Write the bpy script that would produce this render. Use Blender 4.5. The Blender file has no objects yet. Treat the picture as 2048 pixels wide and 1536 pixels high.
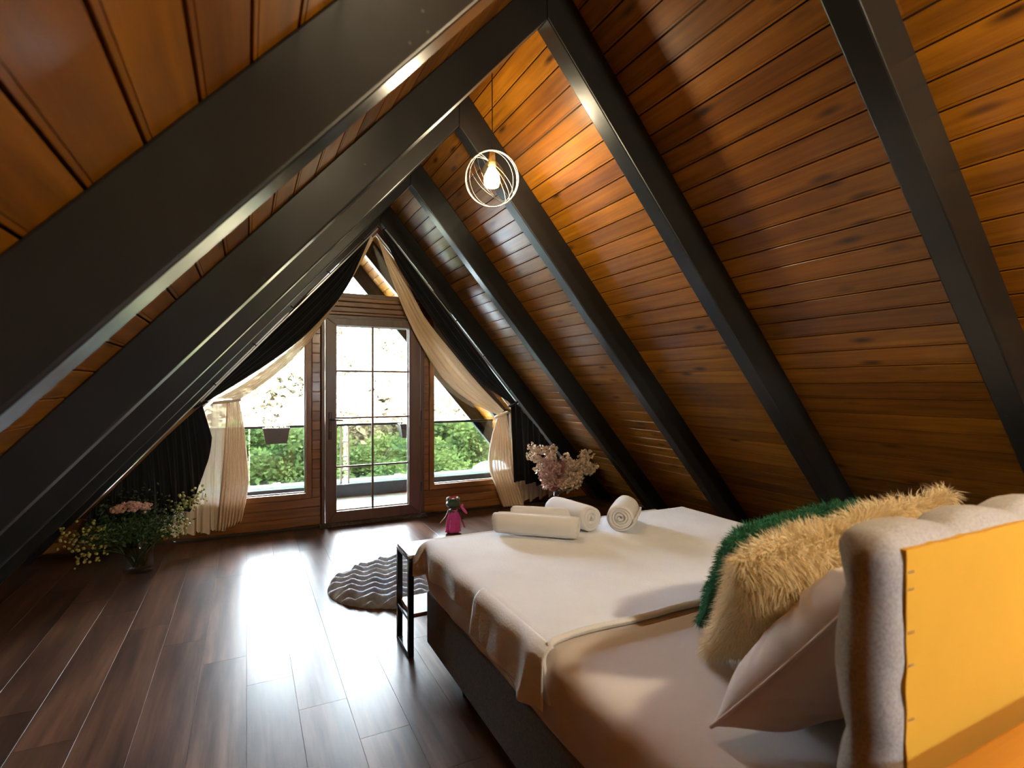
import bpy, bmesh, math, random
from mathutils import Vector, Matrix, Euler, noise
R = math.radians
random.seed(11)
SC = bpy.context.scene
COL = SC.collection

# ------------------------------------------------------------------ camera, world, exposure
cam_d = bpy.data.cameras.new('camera')
cam = bpy.data.objects.new('camera', cam_d); COL.objects.link(cam)
cam.location = (0.0, 0.0, 1.2905)
cam.rotation_euler = (R(90), 0, R(-26.5))
cam_d.sensor_width = 36.0
cam_d.lens = 36.0 * 1065.0 / 2048.0
cam_d.shift_y = 4.0 / 2048.0
cam_d.clip_start = 0.02; cam_d.clip_end = 400
cam_d.dof.use_dof = True
cam_d.dof.focus_distance = 3.6
cam_d.dof.aperture_fstop = 4.0
SC.camera = cam

world = bpy.data.worlds.new('bright_hazy_sky'); SC.world = world
world.use_nodes = True
bg = world.node_tree.nodes['Background']
bg.inputs['Color'].default_value = (0.79, 0.89, 1.0, 1)
bg.inputs['Strength'].default_value = 54.0

sun_d = bpy.data.lights.new('sun', 'SUN'); sun_d.energy = 45.0; sun_d.angle = R(3); sun_d.color = (1.0, 0.97, 0.92)
sun = bpy.data.objects.new('sun', sun_d); COL.objects.link(sun)
sun.rotation_euler = (R(38), 0, R(20))      # from behind the house, lights the hillside facing us
sun.location = (0, -10, 20)

SC.view_settings.view_transform = 'Standard'
SC.view_settings.look = 'None'
SC.view_settings.exposure = 0.8
SC.view_settings.gamma = 1.0
SC.view_settings.use_curve_mapping = False
SC.cycles.max_bounces = 10
SC.cycles.diffuse_bounces = 5
SC.cycles.glossy_bounces = 5
SC.cycles.transmission_bounces = 8
SC.cycles.transparent_max_bounces = 24
SC.cycles.sample_clamp_indirect = 6.0
SC.cycles.caustics_reflective = False
SC.cycles.caustics_refractive = False
SC.cycles.use_denoising = True

# ------------------------------------------------------------------ materials
MATS = {}
class NT:
    def __init__(s, name):
        s.m = bpy.data.materials.new(name); s.m.use_nodes = True
        s.t = s.m.node_tree; s.n = s.t.nodes; s.b = s.n['Principled BSDF']; s.out = s.n['Material Output']
        MATS[name] = s.m
    def add(s, t, **kw):
        n = s.n.new(t)
        for k, v in kw.items():
            if k in n.inputs: n.inputs[k].default_value = v
            else: setattr(n, k, v)
        return n
    def link(s, a, b): s.t.links.new(a, b)
    def coords(s, scale=(1, 1, 1), rnd=0.0, kind='Object'):
        tc = s.add('ShaderNodeTexCoord')
        mp = s.add('ShaderNodeMapping'); mp.inputs['Scale'].default_value = scale
        s.link(tc.outputs[kind], mp.inputs['Vector'])
        if rnd:
            oi = s.add('ShaderNodeObjectInfo')
            mu = s.add('ShaderNodeVectorMath', operation='SCALE'); mu.inputs[0].default_value = (rnd, rnd * 1.7, rnd * .6)
            s.link(oi.outputs['Random'], mu.inputs['Scale'])
            s.link(mu.outputs[0], mp.inputs['Location'])
        return mp.outputs['Vector']
    def ramp(s, fac, stops):
        r = s.add('ShaderNodeValToRGB'); e = r.color_ramp.elements
        while len(e) < len(stops): e.new(0.5)
        for i, (p, c) in enumerate(stops):
            e[i].position = p; e[i].color = (*c, 1)
        s.link(fac, r.inputs['Fac']); return r.outputs['Color']
    def mix(s, a, b, fac, blend='MIX'):
        m = s.add('ShaderNodeMix', data_type='RGBA', blend_type=blend)
        for sock, v in ((m.inputs[6], a), (m.inputs[7], b), (m.inputs[0], fac)):
            if hasattr(v, 'links'): s.link(v, sock)
            elif isinstance(v, (int, float)): sock.default_value = v
            else: sock.default_value = (*v, 1)
        return m.outputs[2]
    def bump(s, height, strength=.3, dist=.01):
        b = s.add('ShaderNodeBump'); b.inputs['Strength'].default_value = strength; b.inputs['Distance'].default_value = dist
        s.link(height, b.inputs['Height']); s.link(b.outputs['Normal'], s.b.inputs['Normal']); return b
    def noise(s, vec, scale=5, detail=4, rough=.55):
        n = s.add('ShaderNodeTexNoise'); n.inputs['Scale'].default_value = scale
        n.inputs['Detail'].default_value = detail; n.inputs['Roughness'].default_value = rough
        if vec is not None: s.link(vec, n.inputs['Vector'])
        return n.outputs['Fac']

def plain(name, col, rough=.5, metal=0.0, var=.12, scale=8, bump=0.0, spec=None, kind='Object', coat=0, sheen=0, subsurf=0):
    t = NT(name); v = t.coords(kind=kind)
    f = t.noise(v, scale, 5)
    lo = tuple(c * (1 - var) for c in col); hi = tuple(min(1, c * (1 + var)) for c in col)
    c = t.ramp(f, [(.3, lo), (.7, hi)])
    t.link(c, t.b.inputs['Base Color'])
    t.b.inputs['Roughness'].default_value = rough; t.b.inputs['Metallic'].default_value = metal
    if spec is not None: t.b.inputs['Specular IOR Level'].default_value = spec
    if coat: t.b.inputs['Coat Weight'].default_value = coat; t.b.inputs['Coat Roughness'].default_value = .12
    if sheen: t.b.inputs['Sheen Weight'].default_value = sheen
    if bump: t.bump(f, bump, .01)
    return t.m

def wood(name, dark, light, grain=(30, 1.4, 30), rough=.35, knots=True, rnd=9.0, tone=.35, coat=0.0, reds=None, bump=.12, blotch=.5):
    t = NT(name); v = t.coords(grain, rnd)
    f = t.noise(v, 1.0, 6, .6)
    c = t.ramp(f, [(.28, dark), (.5, tuple((a + b) / 2 for a, b in zip(dark, light))), (.72, light)])
    big = t.noise(t.coords((grain[0] / 9, grain[1] * 1.1, grain[2] / 9), rnd), 1.0, 3)
    bl = t.ramp(big, [(.3, (.55, .5, .45)), (.65, (1.1, 1.1, 1.1))])
    c = t.mix(c, bl, blotch, 'MULTIPLY')
    if knots:
        vo = t.add('ShaderNodeTexVoronoi'); vo.inputs['Scale'].default_value = 1.0
        t.link(t.coords((grain[0] / 3.2, grain[1] * 1.9, grain[2] / 3.2), rnd), vo.inputs['Vector'])
        kn = t.ramp(vo.outputs['Distance'], [(.05, (1, 1, 1)), (.21, (0, 0, 0))])
        c = t.mix(c, tuple(d * .28 for d in dark), kn)
    oi = t.add('ShaderNodeObjectInfo')
    tn = t.ramp(oi.outputs['Random'], [(0, (1 - tone, 1 - tone * 1.15, 1 - tone * 1.2)), (.5, (1 - tone * .4,) * 3), (1, (1.0, 1.0, 1.0))])
    c = t.mix(c, tn, 1.0, 'MULTIPLY')
    t.link(c, t.b.inputs['Base Color'])
    t.b.inputs['Roughness'].default_value = rough
    if coat: t.b.inputs['Coat Weight'].default_value = coat; t.b.inputs['Coat Roughness'].default_value = .15
    t.bump(f, bump, .004)
    return t.m

def glassy(name, tint=(.97, .98, .97), rough=0.0, ior=1.45, gloss=1.0):
    t = NT(name); t.n.remove(t.b)
    tr = t.add('ShaderNodeBsdfTransparent'); tr.inputs['Color'].default_value = (*tint, 1)
    gl = t.add('ShaderNodeBsdfGlossy'); gl.inputs['Roughness'].default_value = rough
    lw = t.add('ShaderNodeLayerWeight'); lw.inputs['Blend'].default_value = .5
    pw_ = t.add('ShaderNodeMath', operation='POWER'); t.link(lw.outputs['Facing'], pw_.inputs[0]); pw_.inputs[1].default_value = 5.0
    mu = t.add('ShaderNodeMath', operation='MULTIPLY_ADD'); t.link(pw_.outputs[0], mu.inputs[0]); mu.inputs[1].default_value = .9 * min(1, gloss); mu.inputs[2].default_value = .04 * gloss
    mx = t.add('ShaderNodeMixShader'); t.link(mu.outputs[0], mx.inputs[0]); t.link(tr.outputs[0], mx.inputs[1]); t.link(gl.outputs[0], mx.inputs[2])
    t.link(mx.outputs[0], t.out.inputs['Surface']); return t.m

def sheer(name, col, transp, through):
    t = NT(name); t.n.remove(t.b)
    tr = t.add('ShaderNodeBsdfTransparent'); tr.inputs['Color'].default_value = (1, .99, .97, 1)
    tl = t.add('ShaderNodeBsdfTranslucent'); tl.inputs['Color'].default_value = (*col, 1)
    df = t.add('ShaderNodeBsdfDiffuse'); df.inputs['Color'].default_value = (*col, 1)
    m1 = t.add('ShaderNodeMixShader'); m1.inputs[0].default_value = 1 - through
    t.link(tl.outputs[0], m1.inputs[1]); t.link(df.outputs[0], m1.inputs[2])
    f = t.noise(t.coords((260, 260, 260)), 1, 1)
    fac = t.add('ShaderNodeMapRange'); fac.inputs['To Min'].default_value = 1 - transp * 1.4; fac.inputs['To Max'].default_value = 1 - transp * .6
    t.link(f, fac.inputs['Value'])
    m2 = t.add('ShaderNodeMixShader'); t.link(fac.outputs[0], m2.inputs[0]); t.link(tr.outputs[0], m2.inputs[1]); t.link(m1.outputs[0], m2.inputs[2])
    t.link(m2.outputs[0], t.out.inputs['Surface']); return t.m

def leafy(name, cols, trans=.35, rough=.5, rnd=True):
    t = NT(name)
    f = t.noise(t.coords((.9, .9, .9)), 1.0, 6, .7)
    c = t.ramp(f, [(.25, cols[0]), (.5, cols[1]), (.75, cols[2])])
    if rnd:
        oi = t.add('ShaderNodeObjectInfo')
        tn = t.ramp(oi.outputs['Random'], [(0, (.6, .75, .7)), (1, (1.1, 1.05, .9))])
        c = t.mix(c, tn, 1.0, 'MULTIPLY')
    t.n.remove(t.b)
    df = t.add('ShaderNodeBsdfDiffuse'); tl = t.add('ShaderNodeBsdfTranslucent')
    t.link(c, df.inputs['Color']); t.link(c, tl.inputs['Color'])
    mx = t.add('ShaderNodeMixShader'); mx.inputs[0].default_value = trans
    t.link(df.outputs[0], mx.inputs[1]); t.link(tl.outputs[0], mx.inputs[2]); t.link(mx.outputs[0], t.out.inputs['Surface'])
    return t.m

def emit(name, col, s):
    t = NT(name); t.n.remove(t.b)
    e = t.add('ShaderNodeEmission'); e.inputs['Color'].default_value = (*col, 1); e.inputs['Strength'].default_value = s
    t.link(e.outputs[0], t.out.inputs['Surface']); return t.m

wood('roof_pine', (.20, .070, .004), (.50, .195, .009), grain=(34, 1.5, 34), rough=.34, tone=.45, coat=.12)
wood('soffit_pine', (.34, .13, .03), (.6, .27, .07), grain=(34, 1.5, 34), rough=.45, tone=.2)
wood('gable_pine', (.17, .06, .014), (.36, .14, .03), grain=(1.5, 30, 34), rough=.38, tone=.3, coat=.15)
wood('frame_wood', (.075, .032, .016), (.15, .065, .03), grain=(30, 30, 1.5), rough=.4, knots=False, tone=.1)
wood('window_wood', (.16, .062, .016), (.3, .125, .032), grain=(6, 20, 6), rough=.4, knots=False, tone=.15)
wood('ledge_wood', (.50, .22, .03), (.72, .36, .06), grain=(1.2, 30, 30), rough=.45, knots=False, tone=.15)
wood('shelf_wood', (.2, .08, .03), (.33, .14, .06), grain=(1.4, 30, 30), rough=.45, knots=False)

def floor_mat():
    t = NT('floor_laminate'); v = t.coords((26, 1.3, 26), 11.0)
    f = t.noise(v, 1.0, 7, .62)
    c = t.ramp(f, [(.25, (.05, .027, .019)), (.5, (.12, .064, .042)), (.78, (.20, .11, .07))])
    b = t.ramp(t.noise(t.coords((7, 1.1, 7), 11.0), 1.0, 4), [(.36, (.34, .33, .36)), (.58, (1.1, 1.05, 1.0))])
    c = t.mix(c, b, .8, 'MULTIPLY')
    oi = t.add('ShaderNodeObjectInfo')
    tn = t.ramp(oi.outputs['Random'], [(0, (.72, .7, .7)), (1, (1.15, 1.1, 1.08))])
    c = t.mix(c, tn, 1.0, 'MULTIPLY'); t.link(c, t.b.inputs['Base Color'])
    rr = t.ramp(f, [(.3, (.29,) * 3), (.7, (.37,) * 3)]); t.link(rr, t.b.inputs['Roughness'])
    t.b.inputs['Specular IOR Level'].default_value = .20
    t.bump(f, .05, .002); return t.m
floor_mat()

def black_paint():
    t = NT('black_paint'); v = t.coords((1, 1, 1), 5.0)
    f = t.noise(v, 3.0, 4)
    c = t.ramp(f, [(.3, (.0095, .0105, .0115)), (.7, (.016, .017, .0175))])
    vo = t.add('ShaderNodeTexVoronoi'); vo.inputs['Scale'].default_value = 26
    t.link(t.coords((1, 1, 1), 5.0), vo.inputs['Vector'])
    ch = t.ramp(vo.outputs['Distance'], [(.03, (1, 1, 1)), (.11, (0, 0, 0))])
    msk = t.ramp(t.noise(t.coords((1, 1, 1), 3.0), 3.2, 3), [(.62, (0, 0, 0)), (.68, (1, 1, 1))])
    sc = t.mix(ch, msk, 1.0, 'MULTIPLY')
    c = t.mix(c, (.10, .09, .08), sc); t.link(c, t.b.inputs['Base Color'])
    rr = t.ramp(t.noise(t.coords((8, 8, 8), 4.0), 1.0, 5), [(.3, (.28,) * 3), (.7, (.34,) * 3)]); t.link(rr, t.b.inputs['Roughness'])
    t.bump(t.noise(t.coords((14, 14, 14), 4.0), 1.0, 4), .06, .004); return t.m
black_paint()

def fabric(name, col, rough=.95, weave=420, bump=.25, var=.1, mott=0.0, dark=None):
    t = NT(name); v = t.coords()
    w = t.add('ShaderNodeTexChecker'); w.inputs['Scale'].default_value = weave
    t.link(v, w.inputs['Vector'])
    f = t.noise(v, 6, 4)
    c = t.ramp(f, [(.3, tuple(x * (1 - var) for x in col)), (.7, col)])
    if dark:
        n2 = t.noise(t.coords((weave * .7, weave * .4, weave * .35)), 1.0, 3, .6)
        c = t.mix(c, dark, t.ramp(n2, [(.42, (0, 0, 0)), (.62, (1, 1, 1))]))
    t.link(c, t.b.inputs['Base Color']); t.b.inputs['Roughness'].default_value = rough
    t.b.inputs['Specular IOR Level'].default_value = .15
    t.b.inputs['Sheen Weight'].default_value = .15
    t.bump(w.outputs['Fac'], bump, .001); return t.m
fabric('grey_upholstery', (.42, .41, .40), dark=(.28, .275, .27), weave=700)
fabric('base_upholstery', (.13, .115, .10), dark=(.075, .067, .06), weave=420)
fabric('sheet_cotton', (.76, .70, .69), weave=900, bump=.08, var=.05)
fabric('pillow_cotton', (.74, .67, .66), weave=900, bump=.08, var=.05)
fabric('black_velvet', (.010, .011, .013), weave=300, bump=.2)
fabric('yellow_felt', (.60, .325, .025), weave=300, bump=.12, var=.08)
fabric('terry_white', (.84, .88, .96), weave=520, bump=.6, var=.04)
def waffle():
    t = NT('waffle_white'); v = t.coords((1, 1, 1))
    vo = t.add('ShaderNodeTexVoronoi'); vo.inputs['Scale'].default_value = 120; vo.inputs['Randomness'].default_value = .85; t.link(v, vo.inputs['Vector'])
    c = t.ramp(t.noise(v, 5, 3), [(.3, (.78, .84, .95)), (.7, (.84, .90, .99))])
    t.link(c, t.b.inputs['Base Color']); t.b.inputs['Roughness'].default_value = .95
    t.b.inputs['Specular IOR Level'].default_value = .1; t.b.inputs['Sheen Weight'].default_value = .2
    t.bump(vo.outputs['Distance'], .32, .003); return t.m
waffle()
leafy('fur_cream', [(.85, .75, .53), (.94, .86, .68), (.98, .93, .80)], .4, rnd=False)
leafy('fur_green', [(.04, .16, .09), (.06, .22, .13), (.09, .27, .17)], .35, rnd=False)
plain('rug_plush', (.43, .50, .62), .95, var=.25, scale=30, bump=.3, sheen=.3)
plain('bench_top', (.62, .60, .58), .35, var=.05)
plain('black_metal', (.012, .014, .018), .35, metal=.3, var=.2)
plain('wire_metal', (.16, .15, .13), .5, metal=.3, var=.05)
plain('cable_black', (.01, .01, .01), .5)
plain('rail_metal', (.6, .6, .62), .3, metal=.9, var=.05)
plain('handle_brown', (.05, .028, .018), .35, metal=.4)
plain('bronze', (.45, .30, .12), .3, metal=1.0)
plain('threshold_grime', (.045, .032, .024), .8, var=.9, scale=45, bump=.6)
plain('baseboard_dark', (.022, .014, .010), .5, var=.3)
plain('pvc_white', (.75, .76, .76), .4, var=.03)
plain('roof_outer', (.02, .013, .008), .8)
plain('deck_pale', (.42, .42, .43), .6, var=.12, scale=4)
plain('curb_dark', (.03, .034, .038), .5, var=.3)
plain('lower_roof', (.13, .145, .15), .6, var=.3, scale=3)
plain('dome_grey', (.12, .125, .13), .4, var=.08)
plain('planter_brown', (.035, .028, .024), .7, var=.3)
plain('soil', (.03, .02, .015), .9, bump=.5)
def hill_mat():
    t = NT('hill_soil'); tc = t.add('ShaderNodeTexCoord'); sp = t.add('ShaderNodeSeparateXYZ'); t.link(tc.outputs['Object'], sp.inputs[0])
    f = t.noise(t.coords((.4, .4, .4)), 1.0, 6)
    dry = t.ramp(f, [(.3, (.27, .26, .24)), (.7, (.38, .37, .34))]); grn = t.ramp(f, [(.3, (.04, .075, .03)), (.7, (.12, .16, .05))])
    mr = t.add('ShaderNodeMapRange'); mr.inputs['From Min'].default_value = 23; mr.inputs['From Max'].default_value = 30
    t.link(sp.outputs['Y'], mr.inputs['Value']); c = t.mix(grn, dry, mr.outputs[0]); t.link(c, t.b.inputs['Base Color']); t.b.inputs['Roughness'].default_value = .95
hill_mat()
plain('bark', (.06, .045, .03), .9, var=.4, bump=.6)
plain('frog_skin', (.035, .055, .02), .45, var=.35, scale=30)
plain('frog_white', (.5, .5, .46), .35, var=.03)
plain('frog_pupil', (.008, .008, .008), .2)
plain('dress_pink', (.62, .06, .30), .7, var=.25, scale=20)
plain('bow_red', (.62, .03, .05), .6, var=.2, scale=40)
plain('ribbon_pink', (.72, .12, .42), .55, var=.15)
plain('blossom_cream', (.78, .64, .50), .8, var=.15, scale=30)
plain('blossom_rose', (.70, .48, .42), .8, var=.15, scale=30)
plain('plume_pink', (.50, .24, .22), .9, var=.2)
plain('flower_yellow', (.42, .38, .10), .7, var=.25, scale=40)
plain('flower_lime', (.36, .40, .12), .7, var=.3, scale=40)
plain('flower_pink', (.50, .28, .22), .8, var=.2, scale=50)
plain('stem_green', (.05, .09, .03), .6)
plain('leaf_green', (.03, .075, .015), .5, var=.5, scale=20)
plain('stem_brown', (.12, .07, .05), .7)
glassy('window_glass', (.97, .985, .975))
glassy('rail_glass', (.33, .36, .335), gloss=.9)
glassy('vase_glass', (.94, .95, .95), rough=.02, gloss=1.6)
glassy('bulb_glass', (.98, .86, .62), gloss=1.4)
emit('bulb_glow', (1.0, .93, .82), 290)
emit('bulb_glow_strong', (1.0, .93, .82), 1080)
sheer('sheer_cream', (.88, .77, .62), .11, .045)
sheer('sheer_gathered', (.84, .67, .47), .05, .032)
leafy('leaves_mid', [(.06, .095, .055), (.14, .17, .065), (.27, .275, .11)])
leafy('leaves_pale', [(.10, .15, .05), (.19, .24, .09), (.28, .31, .14)])
leafy('leaves_warm', [(.26, .20, .15), (.38, .30, .23), (.46, .41, .33)])

# ------------------------------------------------------------------ mesh helpers
class MB:
    def __init__(s): s.v = []; s.f = []
    def add(s, v, f):
        b = len(s.v); s.v += [tuple(p) for p in v]; s.f += [tuple(i + b for i in q) for q in f]; return s
    def box(s, a, b, M=None):
        x0, y0, z0 = a; x1, y1, z1 = b
        v = [Vector(p) for p in ((x0, y0, z0), (x1, y0, z0), (x1, y1, z0), (x0, y1, z0), (x0, y0, z1), (x1, y0, z1), (x1, y1, z1), (x0, y1, z1))]
        if M: v = [M @ p for p in v]
        return s.add(v, [(0, 3, 2, 1), (4, 5, 6, 7), (0, 1, 5, 4), (1, 2, 6, 5), (2, 3, 7, 6), (3, 0, 4, 7)])
    def prism(s, poly, y0, y1):                      # polygon in xz, extruded along y
        n = len(poly)
        v = [(x, y0, z) for x, z in poly] + [(x, y1, z) for x, z in poly]
        f = [tuple(range(n)), tuple(range(2 * n - 1, n - 1, -1))]
        for i in range(n): j = (i + 1) % n; f.append((i, i + n, j + n, j))
        return s.add(v, f)
    def ring(s, outer, inner, y0, y1):
        n = len(outer); v = []
        for y in (y0, y1):
            v += [(x, y, z) for x, z in outer] + [(x, y, z) for x, z in inner]
        f = []
        for i in range(n):
            j = (i + 1) % n
            f += [(i, j, n + j, n + i), (2 * n + j, 2 * n + i, 3 * n + i, 3 * n + j), (j, i, 2 * n + i, 2 * n + j), (n + i, n + j, 3 * n + j, 3 * n + i)]
        return s.add(v, f)
    def tube(s, pts, r, n=8, cap=True):
        pts = [Vector(p) for p in pts]; m = len(pts)
        rr = r if isinstance(r, (list, tuple)) else [r] * m
        v = []; up = None
        for i, p in enumerate(pts):
            d = (pts[min(i + 1, m - 1)] - pts[max(i - 1, 0)])
            d = d.normalized() if d.length > 1e-9 else Vector((0, 0, 1))
            if up is None:
                a = Vector((0, 0, 1)) if abs(d.z) < .9 else Vector((1, 0, 0))
            else: a = up
            x = (a - d * a.dot(d)).normalized(); y = d.cross(x); up = x
            for k in range(n):
                t = 2 * math.pi * k / n; v.append(p + (x * math.cos(t) + y * math.sin(t)) * rr[i])
        f = []
        for i in range(m - 1):
            for k in range(n):
                l = (k + 1) % n; f.append((i * n + k, i * n + l, (i + 1) * n + l, (i + 1) * n + k))
        if cap: f += [tuple(range(n - 1, -1, -1)), tuple(range((m - 1) * n, m * n))]
        return s.add(v, f)
    def torus(s, c, R_, r, M=None, n=48, k=6, ang=2 * math.pi):
        v = []; f = []
        for i in range(n):
            a = ang * i / n
            for j in range(k):
                b = 2 * math.pi * j / k
                p = Vector(((R_ + r * math.cos(b)) * math.cos(a), (R_ + r * math.cos(b)) * math.sin(a), r * math.sin(b)))
                if M: p = M @ p
                v.append(p + Vector(c))
        for i in range(n):
            for j in range(k):
                f.append((i * k + j, ((i + 1) % n) * k + j, ((i + 1) % n) * k + (j + 1) % k, i * k + (j + 1) % k))
        return s.add(v, f)
    def lathe(s, prof, n=24, c=(0, 0, 0), M=None, closed=False):
        v = []; f = []; m = len(prof)
        for r, z in prof:
            for k in range(n):
                t = 2 * math.pi * k / n; p = Vector((r * math.cos(t), r * math.sin(t), z))
                if M: p = M @ p
                v.append(p + Vector(c))
        for i in range(m - 1 if not closed else m):
            i2 = (i + 1) % m
            for k in range(n): l = (k + 1) % n; f.append((i * n + k, i * n + l, i2 * n + l, i2 * n + k))
        if not closed:
            if prof[0][0] > 1e-4: f.append(tuple(range(n - 1, -1, -1)))
            if prof[-1][0] > 1e-4: f.append(tuple(range((m - 1) * n, m * n)))
        return s.add(v, f)
    def ball(s, c, r, n=10, m=7, M=None):
        rx, ry, rz = r if isinstance(r, (tuple, list)) else (r, r, r)
        v = []; f = []
        for i in range(1, m):
            ph = math.pi * i / m
            for k in range(n):
                t = 2 * math.pi * k / n
                v.append(Vector((rx * math.sin(ph) * math.cos(t), ry * math.sin(ph) * math.sin(t), rz * math.cos(ph))))
        top = len(v); v.append(Vector((0, 0, rz))); v.append(Vector((0, 0, -rz)))
        if M: v = [M @ p for p in v]
        for i in range(m - 2):
            for k in range(n): l = (k + 1) % n; f.append((i * n + k, (i + 1) * n + k, (i + 1) * n + l, i * n + l))
        for k in range(n):
            l = (k + 1) % n; f.append((top, k, l)); f.append((top + 1, (m - 2) * n + l, (m - 2) * n + k))
        return s.add([p + Vector(c) for p in v], f)
    def grid(s, fn, nu, nv, wrap_u=False):
        v = [fn(i / nu, j / nv) for j in range(nv + 1) for i in range(nu + 1)]
        f = [(j * (nu + 1) + i, j * (nu + 1) + i + 1, (j + 1) * (nu + 1) + i + 1, (j + 1) * (nu + 1) + i) for j in range(nv) for i in range(nu)]
        return s.add(v, f)
    def mesh(s, name, mat, smooth=False, fix=True):
        me = bpy.data.meshes.new(name); me.from_pydata([tuple(p) for p in s.v], [], s.f)
        if fix:
            bm = bmesh.new(); bm.from_mesh(me); bmesh.ops.recalc_face_normals(bm, faces=bm.faces); bm.to_mesh(me); bm.free()
        me.materials.append(MATS[mat])
        if smooth:
            for p in me.polygons: p.use_smooth = True
        me.update(); return me
    def build(s, name, mat, parent=None, smooth=False, bevel=0, seg=2, solid=0, subsurf=0, fix=True):
        o = bpy.data.objects.new(name, s.mesh(name, mat, smooth, fix)); COL.objects.link(o)
        if parent is not None:
            o.parent = parent
            if parent.type == 'EMPTY': o.matrix_parent_inverse = Matrix.Translation(-parent.location)   # meshes are modelled in room coordinates
        if solid:
            md = o.modifiers.new('thickness', 'SOLIDIFY'); md.thickness = solid; md.offset = 0
        if bevel:
            md = o.modifiers.new('edge', 'BEVEL'); md.width = bevel; md.segments = seg; md.limit_method = 'ANGLE'; md.angle_limit = R(35)
        if subsurf:
            md = o.modifiers.new('sub', 'SUBSURF'); md.levels = subsurf; md.render_levels = subsurf
        return o

def tag(o, label, cat, group=None, kind=None):
    if label: o['label'] = label
    if cat: o['category'] = cat
    if group: o['group'] = group
    if kind: o['kind'] = kind
    return o
def thing(name, loc, label, cat, group=None):
    o = bpy.data.objects.new(name, None); COL.objects.link(o); o.location = loc; o.empty_display_size = .1
    return tag(o, label, cat, group)
def struct(o, label=None, cat=None): o['kind'] = 'structure'; return tag(o, label, cat)
def clone(o, parent):
    c = o.copy(); COL.objects.link(c); c.parent = parent; return c
def inset(poly, d):                                   # convex polygon, counter-clockwise in xz
    n = len(poly); out = []
    area = sum(poly[i][0] * poly[(i + 1) % n][1] - poly[(i + 1) % n][0] * poly[i][1] for i in range(n))
    sg = 1 if area > 0 else -1
    L = []
    for i in range(n):
        (x0, z0), (x1, z1) = poly[i], poly[(i + 1) % n]; l = math.hypot(x1 - x0, z1 - z0)
        nx, nz = -(z1 - z0) / l * sg, (x1 - x0) / l * sg
        L.append((nx, nz, nx * x0 + nz * z0 + d))
    for i in range(n):
        a, b = L[i - 1], L[i]; D = a[0] * b[1] - a[1] * b[0]
        out.append(((a[2] * b[1] - a[1] * b[2]) / D, (a[0] * b[2] - a[2] * b[0]) / D))
    return out
def lerp(a, b, t): return a + (b - a) * t
def poly_at(P, t):                                    # point on a polyline, t by arc length, smoothed
    P = [Vector(p) for p in P]; d = [0]
    for i in range(1, len(P)): d.append(d[-1] + (P[i] - P[i - 1]).length)
    s = t * d[-1]; i = 1
    while i < len(P) - 1 and d[i] < s: i += 1
    k = (s - d[i - 1]) / max(1e-9, d[i] - d[i - 1])
    p0 = P[max(i - 2, 0)]; p1 = P[i - 1]; p2 = P[i]; p3 = P[min(i + 1, len(P) - 1)]
    return .5 * ((2 * p1) + (p2 - p0) * k + (2 * p0 - 5 * p1 + 4 * p2 - p3) * k * k + (3 * p1 - p0 - 3 * p2 + p3) * k ** 3)
def nz(x, y=0, z=0): return noise.noise(Vector((x, y, z)))

# ------------------------------------------------------------------ the A-frame room
AX, AZ, mL, mR = 1.12, 2.82, 1.12, 1.16               # inner ridge of the rafters, slopes left and right
kL, kR = math.hypot(mL, 1), math.hypot(mR, 1)
def zL(x): return AZ - mL * (AX - x)
def zR(x): return AZ - mR * (x - AX)
def xL(z): return AX - (AZ - z) / mL
def xR(z): return AX + (AZ - z) / mR
RDL, RDR = .138, .172                                             # rafter depth, boards lie behind it
YB, YG, YE = -2.2, 5.15, 7.25                         # rear wall, gable wall, eave edge outside
def off_L(d): return AZ + d * kL                      # z of offset plane at x = AX, then same slope
def off_R(d): return AZ + d * kR
def ridge():                                          # where both board planes meet
    dx = (RDR * kR - RDL * kL) / (mL + mR); return AX + dx, off_L(RDL) + mL * dx
bx_, bz_ = ridge()

# floor
fl = MB().box((-1.75, YB, -.16), (4.0, YG + .1, -.0121)).build('floor', 'baseboard_dark'); struct(fl)
PW, PL, PT = .1857, 1.24, .012
pm = MB().box((.0003, .0003, -PT), (PW - .0003, PL - .0003, 0))
plank_mesh = pm.build('plank', 'floor_laminate', fl, bevel=.0005, seg=1)
first = True
half_meshes = {}
for k in range(-9, 21):
    x0 = k * PW
    y = 2.56 - .285 * k
    while y > YB: y -= PL
    while y < YG - .01:
        a, b = max(y, YB), min(y + PL, YG - .005)
        if b - a > .02:
            if b - a > PL - .001:
                if first: o = plank_mesh; first = False
                else: o = clone(plank_mesh, fl); o.matrix_parent_inverse = Matrix()
                o.location = (x0, y, 0)
            else:
                o = MB().box((x0 + .0003, a + .0003, -PT), (x0 + PW - .0003, b - .0003, 0)).build('plank', 'floor_laminate', fl, bevel=.0005, seg=1)
        y += PL

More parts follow.
